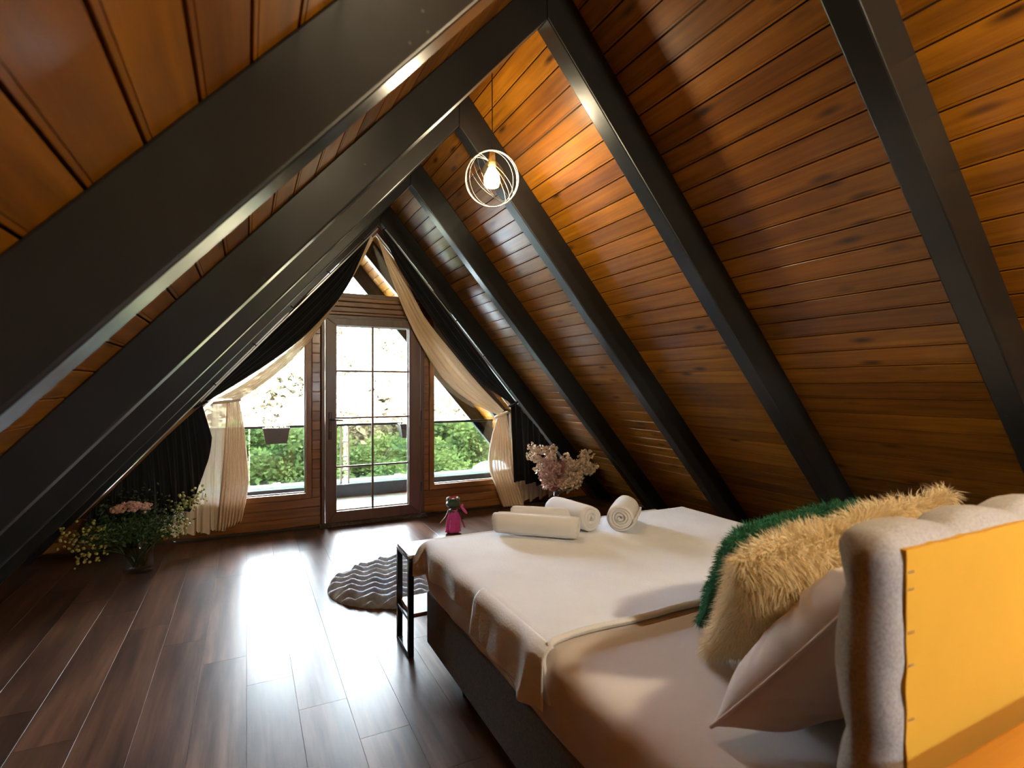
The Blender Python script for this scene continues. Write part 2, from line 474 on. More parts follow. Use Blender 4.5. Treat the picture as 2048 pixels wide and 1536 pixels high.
# roof slopes: a closed slab outside, boards as separate planks inside
def slope(side):
    sg = 1 if side == 'right' else -1
    m = mR if sg > 0 else mL; k = kR if sg > 0 else kL
    d = Vector((sg / k, 0, -m / k)); Y = Vector((0, sg, 0)); N = d.cross(Y)      # N points outward
    M = Matrix(((d.x, Y.x, N.x), (d.y, Y.y, N.y), (d.z, Y.z, N.z))).to_4x4()
    y0 = YB if sg > 0 else -YE; Ln = YE - YB
    o = MB().box((-.02, 0, .0165), (4.62, Ln, .12)).build('wall_' + side, 'roof_outer')
    M.translation = Vector((bx_, y0 * sg, bz_))
    o.matrix_world = M; struct(o)
    W = .1005
    prof = [(.0028, .016), (.0028, .0012), (.0040, 0), (.0870, 0), (.0876, .0018), (.0888, .0018), (.0894, 0), (W - .0040, 0), (W - .0028, .0012), (W - .0028, .016)]
    n = len(prof); v = [(x, 0, z) for x, z in prof] + [(x, Ln, z) for x, z in prof]
    f = [tuple(range(n)), tuple(range(2 * n - 1, n - 1, -1))] + [(i, (i + 1) % n, (i + 1) % n + n, i + n) for i in range(n)]
    b0 = None
    for i in range(45):
        if b0 is None:
            b0 = MB().add(v, f).build('plank', 'roof_pine'); b = b0
        else: b = b0.copy(); COL.objects.link(b)
        b.parent = o; b.location = (i * W, 0, 0)
    return o
slope('left'); slope('right')

# gable wall pieces
Y0, Y1 = YG, YG + .1
DX0, DX1, DZ = .61, 1.58, 1.95                        # door opening
WL, WR = .53, 1.64                                    # outer edges of the side windows
g = MB()
g.prism([(xL(-.02) - .02, 0), (DX0, 0), (DX0, .27), (xL(.27), .27)], Y0 + .012, Y1)
g.prism([(DX1, 0), (xR(-.02) + .02, 0), (xR(.25), .25), (DX1, .25)], Y0 + .012, Y1)
g.prism([(WL, .27), (DX0, .27), (DX0, DZ), (WL, DZ)], Y0 + .012, Y1)
g.prism([(DX1, .25), (WR, .25), (WR, DZ), (DX1, DZ)], Y0 + .012, Y1)
g.prism([(xL(DZ), DZ), (xR(DZ), DZ), (xR(2.117), 2.117), (xL(2.117), 2.117)], Y0 + .02, Y1)
rx, rz = ridge()
fx = lambda z: rx - (rz - z) / mL
gx = lambda z: rx + (rz - z) / mR
g.prism([(xL(0), 0), (AX, AZ), (rx, rz - .002), (fx(0) + .003, 0)], Y0 - .06, Y1)
g.prism([(AX, AZ), (xR(0), 0), (gx(0) - .003, 0), (rx, rz - .002)], Y0 - .06, Y1)
wg = g.build('wall_gable', 'gable_pine'); struct(wg)
def cladding(x0f, x1f, z0, z1, h):
    z = z0
    while z < z1 - .01:
        t = min(z + h, z1)
        MB().prism([(x0f(z), z + .003), (x1f(z), z + .003), (x1f(t), t - .003), (x0f(t), t - .003)], Y0, Y0 + .016).build('plank', 'gable_pine', wg, bevel=.004, seg=2)
        z = t
c_ = lambda v: (lambda z: v)
cladding(lambda z: xL(z), c_(DX0 - .002), .022, .27, .083)
cladding(c_(DX1 + .002), lambda z: xR(z), .022, .25, .076)
cladding(c_(WL + .004), c_(DX0 - .004), .27, DZ, .088)
cladding(c_(DX1 + .004), c_(WR - .004), .25, DZ, .088)
# moulded lintel over the door: four horizontal strips of different depth
for z0, z1, yy in ((1.952, 1.978, Y0 - .035), (1.981, 2.028, Y0 - .022), (2.031, 2.076, Y0 - .030), (2.079, 2.117, Y0 - .042)):
    o = MB().prism([(xL(z0) + .01, z0), (xR(z0) - .01, z0), (xR(z1) - .01, z1), (xL(z1) + .01, z1)], yy, Y0 + .05).build('lintel_strip', 'window_wood', wg, bevel=.006, seg=2)
struct(MB().box((xL(0) + .02, Y0 - .022, 0), (DX0 - .004, Y0 - .001, .02)).build('baseboard_left', 'baseboard_dark', bevel=.003))
struct(MB().box((DX1 + .004, Y0 - .022, 0), (xR(0) - .02, Y0 - .001, .02)).build('baseboard_right', 'baseboard_dark', bevel=.003))

def window(n, outer, w, sill=True):
    o = MB().ring(outer, inset(outer, w), Y0 - .012, Y0 + .06).build('window_%d' % n, 'window_wood', bevel=.004); struct(o)
    inn = inset(outer, w - .012)
    MB().prism(inn, Y0 + .024, Y0 + .030).build('pane', 'window_glass', o)
    MB().ring(inn, inset(outer, w + .009), Y0 + .034, Y0 + .05).build('glazing_bead', 'pvc_white', o)
    return o
s_ = .004
window(1, [(WL, .27), (WL, zL(WL) - s_), (xL(.27) + s_, .27)], .05)
window(2, [(WR, .25), (xR(.25) - s_, .25), (WR, zR(WR) - s_)], .05)
window(3, [(xL(2.118) + s_, 2.118), (xR(2.118) - s_, 2.118), (AX, AZ - s_)], .04)

# glazed door
dr = MB().ring([(DX0, .0), (DX1, .0), (DX1, DZ), (DX0, DZ)], [(DX0 + .032, .03), (DX1 - .038, .03), (DX1 - .038, DZ - .028), (DX0 + .032, DZ - .028)], Y0 - .03, Y0 + .07).build('door_1', 'frame_wood', bevel=.005); struct(dr)
lx0, lx1, lz0, lz1 = DX0 + .038, DX1 - .044, .033, DZ - .032
gx0, gx1, gz0, gz1 = .741, 1.424, .132, 1.852
leaf = MB()
y0, y1 = Y0 - .042, Y0 + .02
leaf.prism([(lx0, lz0), (gx0, gz0), (gx0, gz1), (lx0, lz1)], y0, y1)
st1 = leaf.build('stile', 'frame_wood', dr, bevel=.004)
MB().prism([(gx1, gz0), (lx1, lz0), (lx1, lz1), (gx1, gz1)], y0, y1).build('stile', 'frame_wood', dr, bevel=.004)
MB().prism([(lx0, lz0), (lx1, lz0), (gx1, gz0), (gx0, gz0)], y0, y1).build('rail', 'frame_wood', dr, bevel=.004)
MB().prism([(gx0, gz1), (gx1, gz1), (lx1, lz1), (lx0, lz1)], y0, y1).build('rail', 'frame_wood', dr, bevel=.004)
MB().ring([(gx0 - .001, gz0), (gx1 + .001, gz0), (gx1 + .001, gz1), (gx0 - .001, gz1)], [(gx0 + .008, gz0 + .01), (gx1 - .008, gz0 + .01), (gx1 - .008, gz1 - .008), (gx0 + .008, gz1 - .008)], Y0 + .0, Y0 + .012).build('glazing_bead', 'pvc_white', dr)
rows = [gz0, .540, .993, 1.429, gz1]; cx = 1.076
MB().box((cx - .009, Y0 - .022, gz0), (cx + .009, Y0 - .004, gz1)).build('muntin', 'frame_wood', dr, bevel=.003)
for z in rows[1:-1]:
    MB().box((gx0, Y0 - .020, z - .008), (gx1, Y0 - .006, z + .008)).build('muntin', 'frame_wood', dr, bevel=.003)
for i in range(4):
    for a, b in ((gx0, cx), (cx, gx1)):
        MB().box((a + .001, Y0 - .002, rows[i] + .001), (b - .001, Y0 + .0, rows[i + 1] - .001)).build('pane', 'window_glass', dr)
h = MB().box((.672, y0 - .010, .80), (.700, y0 - .001, 1.05)).build('handle_plate', 'handle_brown', dr, bevel=.006)
MB().tube([(.686, y0 - .008, .985), (.686, y0 - .05, .985), (.700, y0 - .058, .983), (.79, y0 - .058, .975)], [.008, .009, .010, .007], 10).build('lever', 'handle_brown', h, smooth=True)
MB().lathe([(.0, 0), (.011, 0), (.011, .012), (.0, .014)], 14, (.686, y0 - .008, .88), Matrix.Rotation(R(90), 4, 'X')).build('key_cylinder', 'bronze', h, smooth=True)
for z in (.3, 1.0, 1.72):
    MB().tube([(lx1 + .006, y0 - .008, z - .05), (lx1 + .006, y0 - .008, z + .05)], .008, 10).build('hinge', 'handle_brown', dr, smooth=True)
th = MB()
def thf(u, v): return (lerp(DX0 - .02, DX1 + .02, u), lerp(Y0 - .085, Y0 - .032, v), .004 + .026 * min(1, v * 2.2) + .006 * nz(u * 90, v * 9, 2))
th.grid(thf, 90, 6)
tho = th.build('threshold', 'threshold_grime', dr, solid=.006)

# rear wall behind the camera, and a low timber stair wall behind the headboard
wx0, wx1, wz0, wz1 = 1.15, 1.70, .85, 1.42  # unseen window opening, added to bring neutral fill light in from behind
rw = MB()
rw.prism([(fx(-.1), -.1), (gx(-.1), -.1), (gx(wz0), wz0), (fx(wz0), wz0)], YB - .1, YB)
rw.prism([(fx(wz0), wz0), (wx0, wz0), (wx0, wz1), (fx(wz1), wz1)], YB - .1, YB)
rw.prism([(wx1, wz0), (gx(wz0), wz0), (gx(wz1), wz1), (wx1, wz1)], YB - .1, YB)
rw.prism([(fx(wz1), wz1), (gx(wz1), wz1), (rx, rz)], YB - .1, YB)
struct(rw.build('wall_rear', 'soffit_pine'))
fill_win = MB().ring([(wx0, wz0), (wx1, wz0), (wx1, wz1), (wx0, wz1)], [(wx0 + .05, wz0 + .05), (wx1 - .05, wz0 + .05), (wx1 - .05, wz1 - .05), (wx0 + .05, wz1 - .05)], YB - .09, YB + .012).build('window_4', 'window_wood', bevel=.004); struct(fill_win)
MB().box((wx0 + .04, YB - .04, wz0 + .04), (wx1 - .04, YB - .034, wz1 - .04)).build('pane', 'window_glass', fill_win)
sw = MB().box((.76, .02, 0), (3.1, .345, .78)).build('wall_stair', 'gable_pine'); struct(sw)
for i in range(2):
    MB().box((.745, .005 + i * .177, .782), (3.1, .178 + i * .177, .815)).build('plank', 'ledge_wood', sw, bevel=.005)

# ------------------------------------------------------------------ rafters
def rafter(k, side, label):
    yf = .98 + 1.025 * (k - 1); yn = yf - .09
    d = (RDL if side == 'left' else RDR) - .001
    if side == 'left':
        zb = -.0 if k < 6 else -1.2
        P = [(xL(zb), zb), (AX - .0006, zL(AX) - .0004), (AX - .0006, off_L(d) - .001), (AX - (off_L(d) - zb) / mL, zb)]
    else:
        zb = 0 if k < 6 else -1.2
        P = [(AX + .0006, zR(AX)), (xR(zb), zb), (AX + (off_R(d) - zb) / mR, zb), (AX + .0006, off_R(d))]
    cx_, cz_ = P[0] if side == 'left' else P[1]
    t = MB().prism(P, yn, yf).build('rafter', 'black_paint', bevel=.006, seg=2)
    return tag(t, label, 'beam', 'black roof rafters')
ordn = {1: 'nearest the camera', 2: 'second from the camera', 3: 'third from the camera', 4: 'fourth from the camera', 5: 'against the gable wall by the curtain'}
for k in range(0, 6):
    for s in ('left', 'right'):
        if k == 0: lab = 'black painted rafter of the %s slope behind the camera' % s
        else: lab = 'black painted timber rafter on the %s slope, %s' % (s, ordn[k])
        rafter(k, s, lab)
for k, nm in ((6, 'just outside the glazed gable'), (7, 'at the outer edge over the balcony railing')):
    for s in ('left', 'right'): rafter(k, s, 'black outdoor rafter on the %s slope %s' % (s, nm))

# ------------------------------------------------------------------ bed
BX0, BX1, BY0, BY1 = .757, 2.372, .46, 2.42
bed = thing('bed', (1.565, 1.44, 0), 'double bed with grey tufted headboard and dark upholstered base', 'bed')
MB().box((BX0, BY0, .085), (BX1, BY1, .33)).build('bed_base', 'base_upholstery', bed, bevel=.012, seg=3)
for x in (BX0 + .07, BX1 - .07):
    for y in (BY0 + .1, 1.44, BY1 - .35):
        MB().lathe([(.022, 0), (.026, .02), (.03, .084)], 14, (x, y, 0)).build('leg', 'black_metal', bed, smooth=True)
# mattress under a fitted sheet: rounded box with wrinkled sides
def rbox(x0, x1, y0, y1, z0, z1, r, fn, nx=60, ny=70, nzv=14):
    mb = MB()
    def P(x, y, z):
        c = Vector((min(max(x, x0 + r), x1 - r), min(max(y, y0 + r), y1 - r), min(max(z, z0 + r), z1 - r)))
        d = Vector((x, y, z)) - c
        if d.length > 1e-9: q = c + d.normalized() * r
        else: q = Vector((x, y, z)); d = Vector((0, 0, 1))
        return q + fn(q, d.normalized())
    L = lambda a, b, t: lerp(a, b, t)
    mb.grid(lambda u, v: P(L(x0, x1, u), L(y0, y1, v), z1), nx, ny)
    mb.grid(lambda u, v: P(L(x0, x1, u), L(y0, y1, v), z0), nx, ny)
    mb.grid(lambda u, v: P(x0, L(y0, y1, u), L(z0, z1, v)), ny, nzv)
    mb.grid(lambda u, v: P(x1, L(y0, y1, u), L(z0, z1, v)), ny, nzv)
    mb.grid(lambda u, v: P(L(x0, x1, u), y0, L(z0, z1, v)), nx, nzv)
    mb.grid(lambda u, v: P(L(x0, x1, u), y1, L(z0, z1, v)), nx, nzv)
    return mb
def merge(o, d=.0008):
    bm = bmesh.new(); bm.from_mesh(o.data); bmesh.ops.remove_doubles(bm, verts=bm.verts, dist=d)
    bmesh.ops.recalc_face_normals(bm, faces=bm.faces); bm.to_mesh(o.data); bm.free()
    for p in o.data.polygons: p.use_smooth = True
def sheet_wr(q, n):
    side = 1 - abs(n.z)
    w = .007 * nz(q.x * 3 + q.y * 9 + q.z * 14, q.z * 5 - q.y * 2, 1.3) * side
    # diagonal pull folds where the sheet is tucked at the foot end
    w += .006 * side * math.sin((q.y * 26 + q.z * 34)) * max(0, min(1, (q.y - 1.5) / .7)) * max(0, nz(q.y * 3, q.z * 6, 8) + .45)
    w += .012 * side * math.exp(-((q.z - .44) / .07) ** 2)
    t = .004 * nz(q.x * 3.1, q.y * 3.7, 5) * max(0, n.z)
    return n * (w + t)
o = rbox(BX0 - .002, BX1 + .002, BY0 + .005, BY1 + .012, .3, .548, .055, sheet_wr, 40, 150, 16).build('mattress', 'sheet_cotton', bed, smooth=True)
merge(o)

# headboard: padded body with tufted front and scalloped top, yellow felt back panel
HX0, HX1, HYb, HYf, HZ = .722, 2.41, .388, .452, 1.098
TW = .186
def hb(q, n):
    fx_ = abs(math.sin(math.pi * (q.x - HX0) / TW)) ** .6; fz_ = abs(math.sin(math.pi * (q.z - .02) / .2)) ** .6
    d = Vector((0, 0, 0))
    if n.y > .2: d += Vector((0, (fx_ * fz_ - .35) * .03 * n.y, 0))
    if n.z > .2: d += Vector((0, 0, (fx_ - .75) * .022 * n.z * (.35 + .65 * max(0, min(1, (q.y - HYb) / .05)))))
    if n.x < -.2: d += Vector((-(fz_ - .7) * .006, 0, 0))
    return d + n * .002 * nz(q.x * 30, q.y * 30, q.z * 30)
hbo = rbox(HX0, HX1, HYb, HYf + .012, .06, HZ, .034, hb, 160, 10, 90).build('headboard', 'grey_upholstery', bed, smooth=True)
merge(hbo)
bp = MB()
px0, px1, pz0, pz1 = HX0 + .034, HX1 - .034, .30, HZ - .018
n_e = 60
edge = []
for i in range(n_e): edge.append((lerp(px0, px1, i / n_e), pz0))
for i in range(n_e): edge.append((px1, lerp(pz0, pz1, i / n_e)))
for i in range(n_e * 2): t = i / (n_e * 2); edge.append((lerp(px1, px0, t), pz1 + .0025 * nz(t * 60, 3)))
for i in range(n_e): t = i / n_e; edge.append((px0 + .004 * nz(t * 24, 7) , lerp(pz1, pz0, t)))
bp.prism(edge, HYb - .0035, HYb + .004)
bpo = bp.build('back_panel', 'yellow_felt', hbo)
for z in (1.05, 1.028, .972, .93, .86):
    MB().box((px0 + .004, HYb - .0045, z), (px0 + .016, HYb - .003, z + .002)).build('staple', 'rail_metal', hbo)

# white waffle bedspread draped over the foot half
ZT = .560
bs = MB()
EX0, EX1, EY1, RR = BX0 - .012, BX1 + .012, BY1 + .028, .045
def drop(a, x_):                                      # a: run past the edge; rounded then straight down
    q = RR * math.pi / 2
    if a < 0: return 0.0, 0.0
    if a < q: t = a / RR; return RR * math.sin(t), RR * (1 - math.cos(t))
    return RR, RR + (a - q)
def spread(u, v):
    # u across (0..1), v from head edge to foot hem
    y_head = 1.262 + .05 * math.sin(u * 3.1 + .3) * (1 if u > .15 else u / .15) + .012 * nz(u * 9, 1)
    Wd = EX1 - EX0 - 2 * RR
    ovL = .152 + .012 * math.sin(v * 9.0) + .02 * nz(v * 5, 2)
    if v < .42: ovL += .022
    ovR = .15
    ub = min(1, max(0, u))
    if ub < .26: s = lerp(-ovL, .06, ub / .26)
    elif ub < .80: s = lerp(.06, Wd - .06, (ub - .26) / .54)
    else: s = lerp(Wd - .06, Wd + ovR, (ub - .80) / .20)
    ovF = .165
    Ln = (EY1 - RR) - y_head
    t = v * (Ln + ovF)
    a = -s if s < 0 else (s - Wd if s > Wd else -1)
    b = t - Ln
    x = EX0 + RR + min(max(s, 0), Wd); y = y_head + min(t, Ln); z = ZT
    sx = -1 if s < 0 else 1
    if a > 0 and b > 0:
        r = math.hypot(a, b) ; ph = math.atan2(b, a)
        r_eff = max(a, b) + .25 * min(a, b)
        o_, dn = drop(r_eff, 0)
        fl_ = o_ + .06 * math.sin(2 * ph) * min(1, r_eff / .12)
        x += sx * math.cos(ph) * fl_; y += math.sin(ph) * fl_; z -= dn
    elif a > 0:
        o_, dn = drop(a, 0)
        rip = .010 * math.sin(y * 23 + 1.4 * nz(y * 3, 4)) * min(1, a / .12) + .014 * nz(y * 7, a * 6, 3) * min(1, a / .12)
        x += sx * (o_ + max(-.004, rip + .006 * min(1, a / .05))); z -= dn
    elif b > 0:
        o_, dn = drop(b, 0)
        rip = .010 * math.sin(x * 21) * min(1, b / .12)
        y += o_ + max(-.004, rip + .006 * min(1, b / .05)); z -= dn
    else:
        z += .004 * nz(x * 3.3, y * 2.6, 9) + .003 * max(0, nz(x * 5 + y * 4, y * 2, 12))
        if v < .012: z += .0
    return (x, y, z)
bs.grid(spread, 190, 130)
bso = bs.build('bedspread', 'waffle_white', smooth=True, solid=.009)
tag(bso, 'white waffle bedspread draped over the foot half of the bed', 'bedspread')
# folded-back hem along the head edge and the loose fold on the left side
hm = MB()
def hem(u, v):
    x, y, z = spread(.155 + u * .66, 0.0)
    a = v * math.pi * 1.1
    return (x, y - .006 + .03 * v, z + .005 + .009 * math.sin(a))
hm.grid(hem, 90, 6)
hm.build('hem', 'waffle_white', bso, smooth=True, solid=.003)
fo = MB()
def fold(u, v):
    y = 1.765 - .49 * u + .012 * v * (1 - u)
    o_, dn = drop(.012 + (.175 + .018 * u) * v, 0)
    x = EX0 + RR - o_ - .011 - .012 * v - .008 * math.sin(u * 15 + 2 * v) * v - .014 * math.exp(-((u - .82) / .06) ** 2) * v
    return (x, y, ZT + .003 - dn - .006 * math.sin(u * 11) * v)
fo.grid(fold, 50, 30)
fo.build('fold', 'waffle_white', bso, smooth=True, solid=.004)

# ------------------------------------------------------------------ pillows and cushions
def frame(c, right, up):
    r = Vector(right).normalized(); u = Vector(up); u = (u - r * u.dot(r)).normalized(); n = r.cross(u)
    M = Matrix(((r.x, u.x, n.x), (r.y, u.y, n.y), (r.z, u.z, n.z))).to_4x4(); M.translation = Vector(c); return M
def pil(a, b, t, M, seed, sgn, wr=.012):
    def fn(u, v):
        U, V = 2 * u - 1, 2 * v - 1
        k = max(0, (1 - abs(U) ** 3.2)) ** .55 * max(0, (1 - abs(V) ** 3.2)) ** .55
        x = a * U * (1 - .07 * (1 - abs(U)) * 0 - .075 * (1 - V * V) * abs(U) ** 3)
        y = b * V * (1 - .075 * (1 - U * U) * abs(V) ** 3)
        e = max(abs(U), abs(V))
        w = wr * nz(U * 2.6 + seed, V * 2.6, seed) + wr * .9 * math.sin(math.atan2(V, U) * 17 + seed) * max(0, e - .55) * (1 - e) * 4
        w += wr * .8 * math.sin(math.atan2(V, U) * 41 + 3 * nz(U * 3, V * 3, seed)) * max(0, e - .35) ** 2 * (1 - e) * 9 * (nz(U * 2, V * 2, seed + 4) > 0)
        return M @ Vector((x, y, sgn * (t * k + w * k)))
    return fn
def cushion_mesh(a, b, t, M, seed, n=36, wr=.012):
    mb = MB(); mb.grid(pil(a, b, t, M, seed, 1, wr), n, n); mb.grid(pil(a, b, t, M, seed, -1, wr), n, n); return mb
p1M = frame((1.19, .655, .785), (1, .02, 0), (-.02, -.34, .43))
pw = thing('pillow', (1.19, .65, .55), 'plain blush white cotton pillow leaning behind the cream cushion', 'pillow')
o = cushion_mesh(.31, .27, .10, p1M, 3.3, 70, .016).build('pillow_body', 'pillow_cotton', pw, smooth=True); merge(o)
sm = MB(); f1 = pil(.312, .272, .10, p1M, 3.3, 1, 0)
edge = [f1(i / 30, 0) for i in range(30)] + [f1(1, i / 30) for i in range(30)] + [f1(1 - i / 30, 1) for i in range(30)] + [f1(0, 1 - i / 30) for i in range(31)]
sm.tube(edge, .0035, 6); sm.build('piping', 'pillow_cotton', pw, smooth=True)

def fur(a, b, t, M, seed, n, length, width, rnd):
    rr = random.Random(rnd); mb = MB()
    for sgn in (1, -1):
        fn = pil(a, b, t, M, seed, sgn)
        for i in range(n):
            u, v = rr.random(), rr.random()
            if rr.random() < .25:
                if rr.random() < .5: u = rr.choice((0, 1)) + (rr.random() - .5) * .06
                else: v = rr.choice((0, 1)) + (rr.random() - .5) * .06
                u = min(1, max(0, u)); v = min(1, max(0, v))
            p = fn(u, v); e = .02
            du = fn(min(1, u + e), v) - fn(max(0, u - e), v); dv = fn(u, min(1, v + e)) - fn(u, max(0, v - e))
            nn = du.cross(dv) * sgn
            if nn.length < 1e-9: nn = (p - M.translation)
            nn.normalize()
            cen = (p - M.translation); ed = max(abs(2 * u - 1), abs(2 * v - 1))
            if ed > .9: nn = (nn + cen.normalized() * 1.6 * (ed - .9) * 10).normalized()
            g = Vector((0, 0, -1)); cl = Vector((nz(p.x * 14, p.y * 14, p.z * 14 + seed), nz(p.x * 14 + 9, p.y * 14, p.z * 14), nz(p.x * 14, p.y * 14 + 9, p.z * 14)))
            L = length * (.6 + .7 * rr.random())
            d = (nn + cl * .9 + Vector((rr.gauss(0, .28), rr.gauss(0, .28), rr.gauss(0, .28)))).normalized()
            d2 = (d + g * .55 + cl * .4).normalized()
            w = Vector((rr.gauss(0, 1), rr.gauss(0, 1), rr.gauss(0, 1))).cross(d).normalized() * width
            p0 = p - nn * .002; p1 = p0 + d * L * .5; p2 = p1 + d2 * L * .5
            mb.add([p0 - w, p0 + w, p1 + w * .8, p1 - w * .8, p2], [(0, 1, 2, 3), (3, 2, 4)])
    return mb
c1M = frame((1.262, .842, .805), (.5, -.17, .13), (-.12, -.27, .36))
cu = thing('cushion', (1.26, .85, .56), 'shaggy cream fur cushion leaning on the pillow by the headboard', 'cushion')
o = cushion_mesh(.262, .235, .066, c1M, 1.7, 30).build('cushion_body', 'fur_cream', cu, smooth=True); merge(o)
o = fur(.262, .235, .066, c1M, 1.7, 15000, .036, .0011, 5).build('fur', 'fur_cream', cu, fix=False); o['kind'] = 'stuff'
c2M = frame((1.375, 1.045, .768), (.5, -.10, .09), (-.06, -.25, .36))
cu = thing('cushion', (1.40, 1.05, .56), 'shaggy green cushion mostly hidden beyond the cream fur cushion', 'cushion')
o = cushion_mesh(.205, .20, .07, c2M, 6.1, 30).build('cushion_body', 'fur_green', cu, smooth=True); merge(o)
o = fur(.205, .20, .07, c2M, 6.1, 9000, .026, .0011, 6).build('fur', 'fur_green', cu, fix=False); o['kind'] = 'stuff'

# ------------------------------------------------------------------ rolled towels on the bedspread
def towel(c, yaw, Rr, length, label, seed, turns=4.2):
    mb = MB(); n = 130; k = 14
    M = Matrix.Translation(Vector(c)) @ Matrix.Rotation(R(yaw), 4, 'Z')
    pitch = (Rr - .008) / turns; th_ = pitch * .82
    def sp(s, off):
        a = s * turns * 2 * math.pi; r = .008 + s * (Rr - .008) + off
        r *= 1 + .05 * math.sin(3 * a + seed) * (1 - s * .6)
        return r * math.cos(a - seed), r * math.sin(a - seed) * (.94 if s > .5 else 1)
    rows_ = []
    for j in range(k + 1):
        t = j / k
        for i in range(n + 1):
            s = i / n
            for off in (0, -th_):
                x, z = sp(s, off)
                end = .010 * nz(s * 7, seed, t) + .006 * math.sin(s * 40 + seed)
                yy = (t - .5) * length
                if j == 0: yy -= end
                if j == k: yy += end
                taper = 1 - .05 * (abs(2 * t - 1) ** 6) * (1 if s > .72 else 0)
                bl = 1 + .025 * nz(x * 20 + seed, t * 5, z * 20)
                rows_.append(M @ Vector((x * taper * bl, yy, max(-Rr * .93, z * taper * bl) + Rr * .93)))
    w = 2 * (n + 1)
    f = []
    for j in range(k):
        for i in range(n):
            a = j * w + 2 * i
            f.append((a, a + 2, a + 2 + w, a + w)); f.append((a + 1, a + 1 + w, a + 3 + w, a + 3))
        a = j * w + 2 * n; f.append((a, a + 1, a + 1 + w, a + w))
    for j in (0, k):
        for i in range(n):
            a = j * w + 2 * i; f.append((a, a + 1, a + 3, a + 2))
    mb.add(rows_, f)
    o = mb.build('rolled_towel', 'terry_white', smooth=True)
    return tag(o, label, 'towel', 'rolled white towels on the bed')
TZ = ZT + .006
towel((1.245, 2.245, TZ), 47, .062, .40, 'long rolled white towel at the left of the towel row', .4)
towel((1.375, 2.385, TZ), 52, .058, .34, 'rolled white towel tucked behind the long left roll', 1.9)
towel((1.515, 2.335, TZ), 6, .075, .30, 'rolled white towel in the middle with a loose end', 3.2, 3.4)
towel((1.745, 2.205, TZ), -46, .078, .27, 'rolled white towel at the right showing its spiral end', 5.0, 4.8)

# ------------------------------------------------------------------ bench at the foot of the bed
bn = thing('bench', (1.55, 2.58, 0), 'narrow black metal bench with pale top at the foot of the bed', 'bench')
bx0, bx1, by0, by1, bz = .688, 2.40, 2.478, 2.71, .485
T = .026
for x in (bx0, bx1 - T):
    for y in (by0, by1 - T):
        MB().box((x, y, .0), (x + T, y + T, bz - .028)).build('leg', 'black_metal', bn, bevel=.002)
    MB().box((x, by0 + T, .0), (x + T, by1 - T, .018)).build('foot_rail', 'black_metal', bn, bevel=.002)
    MB().box((x, by0 + T, .170), (x + .016, by1 - T, .186)).build('stretcher', 'black_metal', bn, bevel=.002)
MB().ring([(bx0, .457), (bx1, .457), (bx1, bz - .004), (bx0, bz - .004)], [(bx0 + .002, .459), (bx1 - .002, .459), (bx1 - .002, bz - .006), (bx0 + .002, bz - .006)], by0, by0 + T).build('apron', 'black_metal', bn)
MB().box((bx0, by0, .457), (bx1, by1, .470)).build('top_frame', 'black_metal', bn, bevel=.002)
MB().box((bx0 + .003, by0 + .003, .470), (bx1 - .003, by1 - .003, bz)).build('bench_top', 'bench_top', bn, bevel=.003)
sh = MB().box((bx0 + .018, by0 + .004, .187), (bx1 - .018, by1 - .004, .204)).build('shelf', 'bench_top', bn, bevel=.002)
MB().box((bx0 + .018, by0 + .001, .186), (bx1 - .018, by0 + .0038, .205)).build('shelf_edge', 'shelf_wood', sh)

# ------------------------------------------------------------------ plush wavy rug
rg = MB()
def rug_out(a):
    return 1.0
ca, sa = math.cos(R(9)), math.sin(R(9))
RC = Vector((1.17, 3.47)); RA, RB_ = .71, .47
def rug(u, v):
    U, V = 2 * u - 1, 2 * v - 1
    p = 2.2
    # map the square to a soft rounded lozenge
    ln = (abs(U) ** p + abs(V) ** p) ** (1 / p) if (U or V) else 0
    mx = max(abs(U), abs(V))
    k = (mx / ln) if ln > 1e-6 else 1
    x, y = U * k * RA, V * k * RB_
    x -= .06 * (V) * abs(U)
    e = 1 - mx
    xr, yr = x * .92 - y * .39, y * .92 + x * .39
    rows_ = yr / .088 + .28 * math.sin(xr * 46)
    hgt = .006 + .062 * abs(math.sin(math.pi * rows_)) ** .6 * (.84 + .16 * math.sin(xr * 46 + 1.3))
    hgt *= min(1, e * 14) ** .5
    y2 = y + .008 * math.sin(xr * 46)
    hgt += .003 * nz(x * 60, y * 60, 2)
    return (RC.x + x * ca - y2 * sa, RC.y + x * sa + y2 * ca, max(.001, hgt + .002))
rg.grid(rug, 220, 170)
tag(rg.build('rug', 'rug_plush', smooth=True), 'small grey plush rug with wavy ridges on the dark floor', 'rug')

# ------------------------------------------------------------------ curtains on sloping rails
def cloth(top, bot, y0, nu, nv, off):
    mb = MB()
    def fn(u, v):
        a = poly_at([(x, z, 0) for x, z in top], u); b = poly_at([(x, z, 0) for x, z in bot], u)
        p = a.lerp(b, v); dx, dy, dz = off(u, v); return (p.x + dx, y0 + dy, p.y + dz)
    mb.grid(fn, nu, nv); return mb
def hung(top, bot, y0, nu, nv, off):                   # cloth hanging plumb between two edges
    mb = MB()
    def at(P, u):
        x = lerp(P[0][0], P[-1][0], u)
        for (xa, za), (xb, zb) in zip(P, P[1:]):
            if min(xa, xb) - 1e-6 <= x <= max(xa, xb) + 1e-6: return x, lerp(za, zb, (x - xa) / (xb - xa) if abs(xb - xa) > 1e-6 else 0)
        return P[-1]
    def fn(u, v):
        (xa, za), (xb, zb) = at(top, u), at(bot, u); dx, dy, dz = off(u, v)
        return (lerp(xa, xb, v) + dx, y0 + dy, lerp(za, zb, v) + dz)
    mb.grid(fn, nu, nv); return mb
